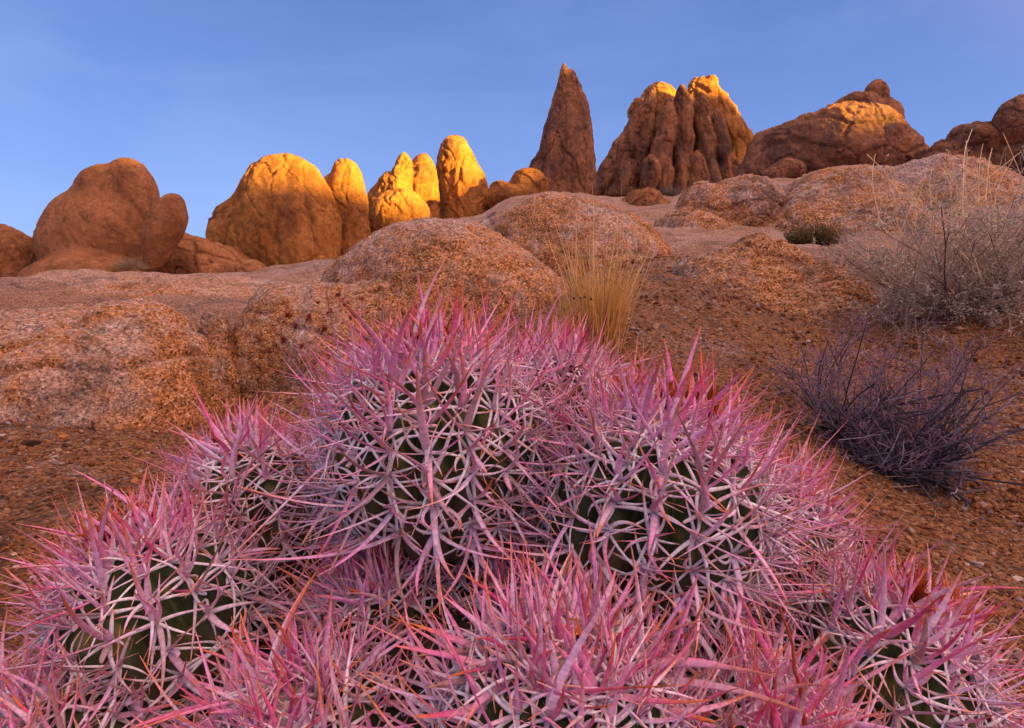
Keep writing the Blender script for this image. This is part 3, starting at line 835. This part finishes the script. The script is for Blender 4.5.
    old = ((g.uniform(0, 1, m) < .12) & (S['age'] > .35))[:, None, None]
    colr = np.where(old, colr * .35 + np.array([.34, .26, .21]) * .65, colr)
    ALL.append(dict(head=ho, C=C, W=W, H=H, N=S['n'], col=np.clip(colr, 0, .9), al=s[None] * S['L'][:, None], L=S['L'], w=S['w'], typ=S['typ'], c=c, R=Rr, A=A))
    # felt pads the spines grow from
    pu, ix = np.unique(np.round(S['c'], 6), axis=0, return_index=True)
    pn = S['n'][ix]; sel = S['age'][ix] >= 0
    pu = pu[sel]; npd = len(pu)
    outn = unit(pu - c)
    nf2 = 9
    d2 = unit(outn[:, None] * .9 + .75 * g.normal(size=(npd, nf2, 3))).reshape(-1, 3)
    b2 = np.repeat(pu, nf2, 0)
    s4 = np.linspace(0, 1, 4)
    C2 = b2[:, None] + d2[:, None] * (s4[None, :, None] * g.uniform(.003, .0065, len(b2))[:, None, None])
    W2 = np.array([1, 1.15, .9, .15])[None] * np.full((len(b2), 1), .0013)
    t2 = np.array([.40, .33, .30])[None, None] * g.uniform(.4, 1.3, (len(b2), 1, 1)) * np.ones((1, 4, 1))
    o2 = link('felt_pads', sweep_mesh('felt_pads', C2 - CL, W2, W2, rand_unit(len(b2), g), 4, t2, M_STEM), ho); o2['kind'] = 'stuff'
    # dried flowers on the crown: papery tufts
    for q in range(nfl):
        a = g.uniform(0, 2 * math.pi); rr = Rr * g.uniform(.10, .42)
        b0 = c + rr * (math.cos(a) * X + math.sin(a) * Y) + (Rr * (hr - .02) + .018) * A
        ax = unit(A + .35 * (math.cos(a) * X + math.sin(a) * Y) + .15 * g.normal(size=3))
        n2 = 26
        dr = unit(ax[None] + .40 * g.normal(size=(n2, 3)))
        Lq = g.uniform(.022, .042, n2)
        s5 = np.linspace(0, 1, 5)
        C5 = b0[None, None] + dr[:, None] * (s5[None, :, None] * Lq[:, None, None]) + rand_unit(n2, g)[:, None] * (s5 ** 2)[None, :, None] * .009
        pw = np.array([.5, 1, 1.1, .8, .1])[None] * g.uniform(.0020, .0042, n2)[:, None]
        tone = np.array([.30, .055, .012])[None, None] * (.5 + 1.0 * g.uniform(0, 1, (n2, 1, 1))) * np.ones((1, 5, 1)) + s5[None, :, None] * np.array([.10, .04, .0])
        me = sweep_mesh('dried_flower', C5 - CL, pw, pw * .25, rand_unit(n2, g), 4, tone, M_DRY)
        link('dried_flower', me, ho)

for i, h in enumerate(HEADS):
    head(i, *h)

# the hundred spines that show largest are meshes of their own
sc_ = []
for hi_, a in enumerate(ALL):
    mid = a['C'][:, 4]
    tipv = a['C'][:, -1] - a['C'][:, 0]
    dist = np.linalg.norm(mid, axis=1)
    view = unit(mid)
    across = np.linalg.norm(tipv - view * np.sum(tipv * view, 1, keepdims=True), axis=1)
    facing = np.sum(unit(a['C'][:, 0] - a['c']) * -view, 1)
    u_ = mid[:, 0] / mid[:, 1] * F + 512
    b_ = (mid[:, 2] / mid[:, 1]); v_ = 364 - F * (b_ * CP + SP) / (CP - b_ * SP)
    ok = (facing > .15) & (u_ > 20) & (u_ < 1004) & (v_ < 715) & (a['typ'] == 1)
    s_ = np.where(ok, across * a['w'] / dist ** 2, 0)
    for j in np.argsort(-s_)[:60]:
        sc_.append((s_[j], hi_, j))
sc_.sort(reverse=True)
best = {}
for s_, hi_, j in sc_[:100]:
    best.setdefault(hi_, []).append(j)
for hi_, a in enumerate(ALL):
    pick = np.zeros(len(a['L']), bool); pick[best.get(hi_, [])] = True
    r_ = ~pick
    o = link('spines', sweep_mesh('spines', a['C'][r_] - CL, a['W'][r_], a['H'][r_], a['N'][r_], 6, a['col'][r_], M_SPINE, a['al'][r_]), a['head'])
    o['kind'] = 'stuff'
    for j in np.nonzero(pick)[0]:
        q = slice(j, j + 1)
        link('spine', sweep_mesh('spine', a['C'][q] - CL, a['W'][q] * 1.15, a['H'][q] * 1.15, a['N'][q], 8, a['col'][q], M_SPINE, a['al'][q]), a['head'])

# woody base under the heads
def cactus_base():
    n1, n2 = 60, 20
    th = np.linspace(0, 2 * np.pi, n1, endpoint=False); w = np.linspace(0, 1, n2)
    T, Wq = np.meshgrid(th, w, indexing='ij')
    x = .50 * Wq * np.cos(T) + .0; y = .74 + .30 * Wq * np.sin(T)
    z = -.38 - .20 * Wq ** 2 - .0 * T
    V = np.stack([x.ravel(), y.ravel(), z.ravel()], 1)
    V[:, 2] += .02 * fbm(V * 14, 4)
    I = np.arange(n1 * n2).reshape(n1, n2); I2 = np.roll(I, -1, 0)
    Q = np.stack([I[:, :-1].ravel(), I[:, 1:].ravel(), I2[:, 1:].ravel(), I2[:, :-1].ravel()], 1)
    k = NT('dead_stem')
    v = k.n('ShaderNodeNewGeometry').outputs['Position']
    m = k.done(k.ramp(k.noise(v, 40, 6, .7), [(.3, (.03, .022, .018)), (.7, (.12, .08, .06))]), .95, k.bump(k.noise(v, 90, 6, .7), .01, 1))
    link('base', make_mesh('base', V - CL, [Q], True, None, [m]), clump)
cactus_base()

# ------------------------------------------------------------------ dead flowers fallen on the slab
def fallen():
    from mathutils.bvhtree import BVHTree
    tr = []
    for o in col.objects:
        if o.type == 'MESH' and o.name.split('.')[0] in ('granite_slab', 'granite_dome'):
            tr.append(BVHTree.FromPolygons([o.location + v.co for v in o.data.vertices], [tuple(p.vertices) for p in o.data.polygons]))
    gg = np.random.default_rng(77)
    first = None
    for px, py in [(288, 316), (296, 326), (318, 304), (330, 312), (345, 305), (302, 346), (284, 340), (325, 330), (352, 318), (310, 318), (338, 296), (270, 352), (362, 300)]:
        dv = Vector(at(px, py, 1.0)).normalized()
        hit = min((h for h in (t.ray_cast(Vector((0, 0, 0)), dv) for t in tr) if h[0] is not None), key=lambda h: h[3], default=None)
        if hit is None: continue
        if first is None:
            n2 = 34; dr = unit(gg.normal(size=(n2, 3)) + np.array([0, 0, .4])); s5 = np.linspace(0, 1, 5)
            C5 = dr[:, None] * (s5[None, :, None] * gg.uniform(.012, .026, n2)[:, None, None]) + rand_unit(n2, gg)[:, None] * (s5 ** 2)[None, :, None] * .008
            pw = np.array([.6, 1, 1.1, .8, .1])[None] * gg.uniform(.0020, .0036, n2)[:, None]
            tone = np.array([.22, .035, .015])[None, None] * gg.uniform(.4, 1.5, (n2, 1, 1)) * np.ones((1, 5, 1))
            o = first = link('fallen_flower', sweep_mesh('fallen_flower', C5, pw, pw * .3, rand_unit(n2, gg), 4, tone, M_DRY))
        else:
            o = first.copy(); col.objects.link(o)
        tag(o, 'small dark red dried flower fallen on the speckled slab behind the cactus', 'dried flower', 'dried flowers fallen on the slab')
        o.location = hit[0] + hit[1] * .006
        o.rotation_euler = (gg.normal() * .4, gg.normal() * .4, gg.uniform(0, 6.28))
        q = gg.uniform(.7, 1.3); o.scale = (q, q, q)
fallen()

# ------------------------------------------------------------------ dry golden bunch grass
def blades(base, n, spread, hmin, hmax, lean, w, c0, c1, g, K=8, droop=.15):
    a = g.uniform(0, 2 * np.pi, n); rr = spread * np.sqrt(g.uniform(0, 1, n))
    b = np.stack([base[0] + rr * np.cos(a), base[1] + rr * np.sin(a), np.zeros(n)], 1)
    b[:, 2] = ground_z(b[:, 0], b[:, 1]) - .01
    L = g.uniform(hmin, hmax, n)
    dirv = unit(np.stack([lean * np.cos(a) * rr / spread + .10 * g.normal(size=n), lean * np.sin(a) * rr / spread + .10 * g.normal(size=n), np.ones(n)], 1))
    s = np.linspace(0, 1, K)
    out = np.stack([np.cos(a), np.sin(a), -0.3 * np.ones(n)], 1) * droop * g.uniform(.1, 1, n)[:, None] + .08 * g.normal(size=(n, 3))
    C = b[:, None] + dirv[:, None] * (s[None, :, None] * L[:, None, None]) + out[:, None] * ((s ** 2.2)[None, :, None] * L[:, None, None])
    C += (.012 * g.normal(size=(n, K, 3)) * s[None, :, None]) * 0.35
    W = w * g.uniform(.6, 1.3, n)[:, None] * (np.clip(1 - s, .08, 1) ** .6)[None]
    mixf = np.clip(s[None] * .8 + .25 * g.normal(size=(n, 1)), 0, 1)[..., None]
    tone = np.array(c0) * (1 - mixf) + np.array(c1) * mixf
    tone = tone * g.uniform(.7, 1.2, n)[:, None, None]
    return C, W, W * .35, rand_unit(n, g), tone

g = np.random.default_rng(50)
p0 = at(603, 352, 2.5)
root = bpy.data.objects.new('bunchgrass', None); col.objects.link(root)
root.location = (p0[0], p0[1], gz(p0[0], p0[1])); root.empty_display_size = .1
tag(root, 'tall tuft of dry golden grass standing behind the cactus, in front of the domes', 'grass tuft')
GL = np.array(root.location)
parts = [blades(p0, 380, .060, .18, .44, .19, .0024, (.66, .31, .06), (.90, .55, .17), g),
         blades(p0 + np.array([-.10, .05, 0]), 170, .08, .16, .36, .16, .0021, (.66, .31, .06), (.88, .54, .17), g),
         blades(p0 + np.array([-.02, 0, 0]), 46, .10, .40, .66, .20, .0026, (.80, .46, .15), (.92, .68, .34), g, droop=.12)]
C, W, H, N, T = [np.concatenate(z) for z in zip(*parts)]
link('blades', sweep_mesh('blades', C - GL, W, H, N, 4, T, M_STEM), root)

def stalk(name, pts, r0, r1, c, label, cat, buds=0, group=None, tipc=None, sides=6):
    pts = np.array(pts, float)
    s = np.linspace(0, 1, 24); q = np.linspace(0, 1, len(pts))
    # smooth curve through the points
    co = np.polyfit(q, pts, min(3, len(pts) - 1))
    C = sum(co[i][None] * (s[:, None] ** (len(co) - 1 - i)) for i in range(len(co)))
    C = C + .0025 * fbm(C * 60 + np.array([3., 1, 2]), 2)[:, None] * np.array([[1, .4, 0.2]])
    W = (r0 + (r1 - r0) * s)[None]
    tone = np.array(c)[None, None] * np.ones((1, 24, 1))
    if tipc is not None: tone = tone * (1 - s[None, :, None]) + np.array(tipc) * s[None, :, None]
    V, Q = sweep(C[None], W, W, np.array([[.3, 1, .2]]), sides)
    o = link(name, make_mesh(name, V, [Q], True, {'tone': np.repeat(tone.reshape(-1, 3), sides, 0)}, [M_STEM]))
    tag(o, label, cat, group)
    o_loc = C[0]
    me = o.data
    n = len(me.vertices); cc = np.empty(n * 3, np.float32); me.vertices.foreach_get('co', cc)
    me.vertices.foreach_set('co', (cc.reshape(-1, 3) - o_loc).astype(np.float32).ravel()); o.location = o_loc; me.update()
    if buds:
        gg = np.random.default_rng(5)
        b0 = C[-1] - o_loc + np.array([1, 0, 0])[None] * np.linspace(-.028, .028, buds)[:, None] + .003 * gg.normal(size=(buds, 3))
        for b in b0:
            m2 = 14
            d = rand_unit(m2, gg); s3 = np.linspace(0, 1, 4)
            C3 = b[None, None] + d[:, None] * s3[None, :, None] * .007
            Wb = np.array([1, 1.2, 1, .1])[None] * np.full((m2, 1), .0018)
            link('seed_head', sweep_mesh('seed_head', C3, Wb, Wb * .6, rand_unit(m2, gg), 4, np.array([.09, .025, .018])[None, None] * np.ones((m2, 4, 1)), M_DRY), o)
    return o
b = at(573, 345, 2.3)
b[2] = gz(b[0], b[1])
stalk('dry_stalk', [b, at(576, 325, 2.3), at(580, 308, 2.3), at(582, 298, 2.3)], .0018, .0012, (.16, .045, .02), 'thin dark stalk with a row of small seed heads in front of the golden grass', 'stalk', 4)
stalk('dry_stalk', [at(806, 740, .53), at(800, 690, .54), at(792, 650, .55), at(780, 606, .56)], .0022, .0011, (.22, .035, .012), 'single dark red dry stalk rising in front of the right side of the cactus', 'stalk', tipc=(.35, .06, .02))

# ------------------------------------------------------------------ shrubs
def grow(base, n_main, L0, spread, g, levels=3, kids=(5, 5, 4), r0=.006, up=.6, flat=1.0, wob=.25):
    """branching polylines; returns a list per level of (C, W)"""
    K = 6
    s = np.linspace(0, 1, K)
    out = []
    a = g.uniform(0, 2 * np.pi, n_main)
    d = unit(np.stack([np.cos(a) * spread, np.sin(a) * spread * flat, up * g.uniform(.3, 1.3, n_main)], 1))
    b = base[None] + np.stack([np.cos(a), np.sin(a), 0 * a], 1) * .03 * g.uniform(0, 1, n_main)[:, None]
    L = L0 * g.uniform(.6, 1.1, n_main); r = r0 * g.uniform(.6, 1.2, n_main)
    for lv in range(levels):
        m = len(b)
        bend = g.normal(size=(m, 3)) * wob + np.array([0, 0, .12])
        C = b[:, None] + d[:, None] * (s[None, :, None] * L[:, None, None]) + bend[:, None] * ((s ** 2)[None, :, None] * L[:, None, None])
        C += np.cumsum(g.normal(size=(m, K, 3)) * .05 * (s > 0)[None, :, None], 1) * L[:, None, None] * .5
        W = r[:, None] * (1 - .55 * s)[None]
        out.append((C, W))
        if lv == levels - 1: break
        nk = kids[lv]
        T = unit(np.gradient(C, axis=1))
        nb, nd, nL, nr = [], [], [], []
        for q in range(nk):
            t = g.uniform(.30, 1.0, m); f = t * (K - 1); i0 = np.clip(f.astype(int), 0, K - 2); fr = (f - i0)[:, None]
            ar = np.arange(m)
            nb.append(C[ar, i0] * (1 - fr) + C[ar, i0 + 1] * fr)
            nd.append(unit(T[ar, i0] + .75 * g.normal(size=(m, 3)) * np.array([1, 1, .7]) + np.array([0, 0, .22])))
            nL.append(L * g.uniform(.35, .62, m)); nr.append(r * g.uniform(.38, .55, m))
        b, d, L, r = np.concatenate(nb), np.concatenate(nd), np.concatenate(nL), np.concatenate(nr)
    return out

def shrub(name, label, cat, base, specs, cols, leaf=None, group=None, seed=1, minr=.0006, zmax=9.0):
    """specs: list of kwargs for grow(); cols: one colour per level"""
    g = np.random.default_rng(seed)
    base = np.array(base, float)
    root = bpy.data.objects.new(name, None); col.objects.link(root); root.location = base; root.empty_display_size = .1
    tag(root, label, cat, group)
    lasts = []
    for off, kw in specs:
        b = base + np.array(off); b[2] = gz(b[0], b[1]) - .005
        VV, QQ, TT, nv = [], [], [], 0
        for k, (C, W) in enumerate(grow(b, g=g, **kw)):
            kp = C[..., 2].max(1) < base[2] + zmax
            C, W = C[kp], np.maximum(W[kp], minr)
            ca, cb = cols[k]
            f = np.clip(g.uniform(0, 1, (len(C), 1, 1)) * .7 + np.linspace(0, .3, C.shape[1])[None, :, None], 0, 1)
            tone = np.array(ca) * (1 - f) + np.array(cb) * f
            sd = 5 if k == 0 else (4 if k == 1 else 3)
            V_, Q_ = sweep(C - base, W, W, rand_unit(len(C), g), sd)
            VV.append(V_); QQ.append(Q_ + nv); TT.append(np.repeat(tone.reshape(-1, 3), sd, 0)); nv += len(V_)
        link('branches', make_mesh('branches', np.concatenate(VV), QQ, True, {'tone': np.concatenate(TT)}, [M_STEM]), root)
        lasts.append(C)
    last = np.concatenate(lasts)
    if leaf:
        nl, size, ca, cb = leaf
        ar = g.integers(0, len(last), nl); kk = g.integers(1, last.shape[1], nl)
        p = last[ar, kk] + .006 * g.normal(size=(nl, 3))
        d = unit(g.normal(size=(nl, 3)) + np.array([0, 0, .5]))
        s = np.linspace(0, 1, 4)
        Ls = size * g.uniform(.5, 1.4, nl)
        C = p[:, None] + d[:, None] * (s[None, :, None] * Ls[:, None, None]) + rand_unit(nl, g)[:, None] * ((s ** 2)[None, :, None] * Ls[:, None, None] * .3)
        W = (np.array([.25, 1, .85, .1]))[None] * (Ls * .22)[:, None]
        f = g.uniform(0, 1, (nl, 1, 1))
        tone = (np.array(ca) * (1 - f) + np.array(cb) * f) * np.ones((1, 4, 1))
        link('leaves', sweep_mesh('leaves', C - base, W, W * .3, rand_unit(nl, g), 4, tone, M_STEM), root)
    return root, base

p = at(892, 458, 2.0)
p[2] = gz(p[0], p[1])
shrub('desert_shrub', 'low purple shrub with bare dark twisted stems and fine pinkish twigs on the gravel', 'shrub', p,
      [((.03, 0, 0), dict(n_main=40, L0=.27, spread=.9, levels=4, kids=(4, 3, 3), r0=.0062, up=.75, wob=.4)),
       ((-.15, .10, 0), dict(n_main=34, L0=.30, spread=.8, levels=4, kids=(4, 4, 3), r0=.0045, up=.8, wob=.4)),
       ((.0, -.03, 0), dict(n_main=120, L0=.15, spread=1.0, levels=3, kids=(5, 4), r0=.0066, up=.45, wob=.5))],
      [((.014, .013, .016), (.10, .09, .11)), ((.018, .015, .02), (.36, .31, .36)), ((.035, .022, .03), (.22, .16, .20)), ((.16, .07, .10), (.50, .30, .37))], seed=61, zmax=.52)

p = at(955, 303, 3.3); p[2] = gz(p[0], p[1])
gs, gb = shrub('desert_shrub', 'wide grey green brush with pale tangled twigs and tall straw stalks at the right edge', 'shrub', p,
      [((0, 0, 0), dict(n_main=30, L0=.46, spread=1.0, levels=4, kids=(5, 4, 4), r0=.0045, up=.5, flat=.7, wob=.5)),
       ((.32, .08, 0), dict(n_main=34, L0=.50, spread=.9, levels=4, kids=(5, 4, 4), r0=.0045, up=.75, flat=.7, wob=.5)),
       ((-.12, -.05, 0), dict(n_main=26, L0=.28, spread=1.3, levels=4, kids=(4, 4, 3), r0=.004, up=.35, flat=.7))],
      [((.05, .035, .03), (.30, .22, .17)), ((.18, .13, .10), (.44, .33, .25)), ((.34, .25, .19), (.58, .44, .34)), ((.40, .30, .22), (.66, .51, .39))],
      leaf=(7500, .018, (.30, .28, .17), (.62, .56, .42)), seed=62, minr=.0009, zmax=.72)
# its tall straw-coloured flower stalks
g = np.random.default_rng(63)
for i, (px, top, x1) in enumerate([(905, 250, 888), (912, 236, 900), (925, 205, 908), (932, 190, 918), (940, 198, 938), (950, 168, 930), (958, 178, 962), (965, 150, 948), (972, 140, 968),
                                   (985, 142, 985), (992, 128, 975), (998, 150, 992), (1004, 132, 1000), (1010, 160, 1012), (1018, 150, 1020), (915, 225, 880), (890, 240, 868), (976, 175, 955), (948, 205, 955), (1022, 172, 1035)] + [(g.uniform(880, 1024), g.uniform(150, 235), g.uniform(862, 1024)) for _ in range(30)]):
    d = 3.3 + g.uniform(-.15, .25)
    n = 9
    s = np.linspace(0, 1, n)
    a_, b_ = at(px + g.normal() * 4, 285, d), at(x1, top, d + g.uniform(-.1, .1))
    C = a_[None] * (1 - s[:, None]) + b_[None] * s[:, None] + (np.sin(s * 3.1) * g.normal() * .09)[:, None] * np.array([[1, .5, 0]]) + .006 * g.normal(size=(n, 3))
    lines = [C]; ws = [np.linspace(.0036, .0017, n)]
    for q in range(4):
        i0 = g.integers(3, n - 1); L = g.uniform(.05, .13)
        dv = unit(np.array([g.normal() * .5, g.normal() * .5, .9]))
        lines.append(C[i0][None] + dv[None] * (s * L)[:, None] + np.array([g.normal(), g.normal(), 0])[None] * .02 * (s ** 2)[:, None]); ws.append(np.linspace(.0012, .0007, n))
    # small dry seed bracts
    for q in range(12):
        ln = lines[g.integers(0, len(lines))]; i0 = g.integers(n // 2, n)
        dv = rand_unit(1, g)[0]
        lines.append(ln[i0][None] + dv[None] * (s * .012)[:, None]); ws.append(.0028 * np.sin(np.clip(s, .1, .95) * 3.14))
    CC = np.array(lines); WW = np.array(ws)
    tone = np.array([.92, .66, .36])[None, None] * g.uniform(.7, 1.15, (len(lines), 1, 1)) * np.ones((1, n, 1))
    link('stalk', sweep_mesh('stalk', CC - gb, WW, WW * .7, rand_unit(len(lines), g), 4, tone, M_STEM), gs)

p = at(812, 241, 7.2); p[2] = gz(p[0], p[1])
shrub('desert_shrub', 'small dark olive bush tucked against the wide granite dome', 'shrub', p,
      [((0, 0, 0), dict(n_main=50, L0=.23, spread=1.2, levels=3, kids=(5, 5), r0=.004, up=.55, flat=.6)), ((.12, 0, 0), dict(n_main=26, L0=.15, spread=1.2, levels=3, kids=(5, 5), r0=.004, up=.5, flat=.6)),
       ((-.13, 0, 0), dict(n_main=26, L0=.14, spread=1.2, levels=3, kids=(5, 5), r0=.004, up=.5, flat=.6))],
      [((.06, .05, .03), (.10, .08, .04)), ((.08, .06, .03), (.16, .11, .04)), ((.13, .10, .035), (.24, .17, .06))], leaf=(3500, .022, (.09, .075, .025), (.22, .15, .05)), seed=64, minr=.001)

far = [(672, 190, 30, 'pale grey scrub at the foot of the ribbed massif beside the broken reddish boulder', (.22, .19, .13)),
       (705, 186, 30, 'straw coloured scrub at the right foot of the ribbed massif', (.34, .23, .11)),
       (622, 190, 28, 'dry brown scrub between the spire and the ribbed massif', (.24, .14, .07)),
       (940, 152, 17, 'dark scrubby bush on the skyline left of the layered ledge', (.12, .11, .07)),
       (330, 262, 17, 'dark scrub in the cleft between the gold topped rock and its pillar', (.16, .12, .06)),
       (130, 262, 12.8, 'pale dry grass in the joint at the foot of the big smooth rock', (.40, .30, .18)),
       (38, 262, 14, 'dry scrub in the gap right of the leftmost rock', (.26, .18, .10))]
for i, (px, py, d, lab, c) in enumerate(far):
    p = at(px, py + 6, d); s = d / 30.
    c = np.array(c)
    g = np.random.default_rng(80 + i)
    n = 420
    a = g.uniform(0, 2 * np.pi, n); rr = .55 * s * np.sqrt(g.uniform(0, 1, n))
    b = p[None] + np.stack([rr * np.cos(a), rr * np.sin(a) * .6, 0 * a], 1)
    dd = unit(np.stack([np.cos(a) * rr / s, np.sin(a) * rr / s, .5 + 0 * a], 1) + .35 * g.normal(size=(n, 3)))
    ss = np.linspace(0, 1, 4)
    C = b[:, None] + dd[:, None] * (ss[None, :, None] * (g.uniform(.25, .7, n) * s)[:, None, None])
    W = np.full((n, 1), .016 * s) * (1.05 - ss)[None]
    o = link('desert_scrub', sweep_mesh('desert_scrub', C, W, W * .5, rand_unit(n, g), 3, c[None, None] * g.uniform(.5, 1.4, (n, 1, 1)) * np.ones((1, 4, 1)), M_STEM))
    tag(o, lab, 'scrub', 'scrub growing among the far rocks')
    recentre(o)

# dead twigs fallen round the shrubs and the grass
def litter():
    g = np.random.default_rng(88)
    xs, ys = [], []
    for (px, py, d, sx, n) in [(905, 465, 2.0, .34, 160), (950, 310, 3.2, .6, 220), (603, 356, 2.45, .2, 60), (850, 540, 1.35, .5, 40), (120, 470, 1.9, .6, 30)]:
        c = at(px, py, d); xs.append(c[0] + sx * g.normal(size=n)); ys.append(c[1] + sx * .8 * g.normal(size=n))
    x = np.concatenate(xs); y = np.concatenate(ys); n = len(x)
    p = np.stack([x, y, ground_z(x, y) + .004], 1)
    a = g.uniform(0, 2 * np.pi, n); d = np.stack([np.cos(a), np.sin(a), .12 * g.normal(size=n)], 1)
    s5 = np.linspace(0, 1, 6); L = g.uniform(.02, .11, n)
    C = p[:, None] + d[:, None] * (s5[None, :, None] * L[:, None, None]) + rand_unit(n, g)[:, None] * np.array([1, 1, .25]) * ((s5 ** 2)[None, :, None] * L[:, None, None] * .3)
    C[..., 2] = np.maximum(C[..., 2], p[:, None, 2])
    W = g.uniform(.0008, .0020, n)[:, None] * (1 - .6 * s5)[None]
    tone = np.array([(.34, .22, .13)])[None] * g.uniform(.3, 1.5, (n, 1, 1)) * np.ones((1, 6, 1))
    o = link('fallen_twigs', sweep_mesh('fallen_twigs', C, W, W, rand_unit(n, g), 4, tone, M_STEM))
    tag(o, 'scatter of fallen dead twigs on the gravel around the shrubs', 'twigs', kind='stuff')
litter()

# ------------------------------------------------------------------ loose gravel
def gravel():
    g = np.random.default_rng(90)
    n = 60000
    # even density in the picture: choose by direction and distance
    y = .55 * np.exp(g.uniform(0, 1, n) ** .9 * math.log(4.6 / .55))
    x = y * g.uniform(-.95, .95, n)
    den = fbm(np.stack([x * 2.2, y * 2.2, 0 * x], 1), 3)
    keep = (den > -.12 + .32 * g.normal(size=n)) & ((x > 0.12 * y) | (g.uniform(size=n) < .55))
    x, y = x[keep], y[keep]; n = len(x)
    z = ground_z(x, y)
    r = .0018 + .0040 * g.uniform(size=n) ** 2.2 * (1 + .25 * y) + .008 * g.uniform(size=n) ** 40
    r = r * (1 + .12 * y) * (1 + .7 * np.clip(fbm(np.stack([x * 3.1 + 9, y * 3.1, 0 * x], 1), 3), -.5, .8))
    # icosahedron
    t = (1 + 5 ** .5) / 2
    I0 = unit(np.array([(-1, t, 0), (1, t, 0), (-1, -t, 0), (1, -t, 0), (0, -1, t), (0, 1, t), (0, -1, -t), (0, 1, -t), (t, 0, -1), (t, 0, 1), (-t, 0, -1), (-t, 0, 1)], float))
    T0 = np.array([(0, 11, 5), (0, 5, 1), (0, 1, 7), (0, 7, 10), (0, 10, 11), (1, 5, 9), (5, 11, 4), (11, 10, 2), (10, 7, 6), (7, 1, 8), (3, 9, 4), (3, 4, 2), (3, 2, 6), (3, 6, 8), (3, 8, 9), (4, 9, 5), (2, 4, 11), (6, 2, 10), (8, 6, 7), (9, 8, 1)])
    S = g.uniform(.6, 1.35, (n, 3)) * r[:, None]; S[:, 2] *= .75
    V = I0[None] * (1 + .22 * g.normal(size=(n, 12, 1))) * S[:, None]
    a = g.uniform(0, 2 * np.pi, n); ca, sa = np.cos(a)[:, None], np.sin(a)[:, None]
    V = np.stack([V[..., 0] * ca - V[..., 1] * sa, V[..., 0] * sa + V[..., 1] * ca, V[..., 2]], -1)
    V += np.stack([x, y, z + r * .25], 1)[:, None]
    Fq = (T0[None] + (np.arange(n) * 12)[:, None, None]).reshape(-1, 3)
    pal = np.array([(.34, .125, .042), (.42, .18, .065), (.20, .070, .025), (.46, .26, .14), (.38, .28, .25), (.11, .05, .03), (.58, .45, .38)])
    pi = g.choice(len(pal), n, p=[.27, .22, .18, .12, .10, .07, .04])
    tone = pal[pi] * g.uniform(.45, 1.05, (n, 1)) * np.array([.85, .85, .85])
    o = link('gravel', make_mesh('gravel', V.reshape(-1, 3), [Fq], False, {'tone': np.repeat(tone, 12, 0)}, [attr_mat('gravel_stone', .9)]))
    tag(o, 'loose rust coloured gravel lying over the ground around the cactus', 'gravel', kind='stuff')
gravel()
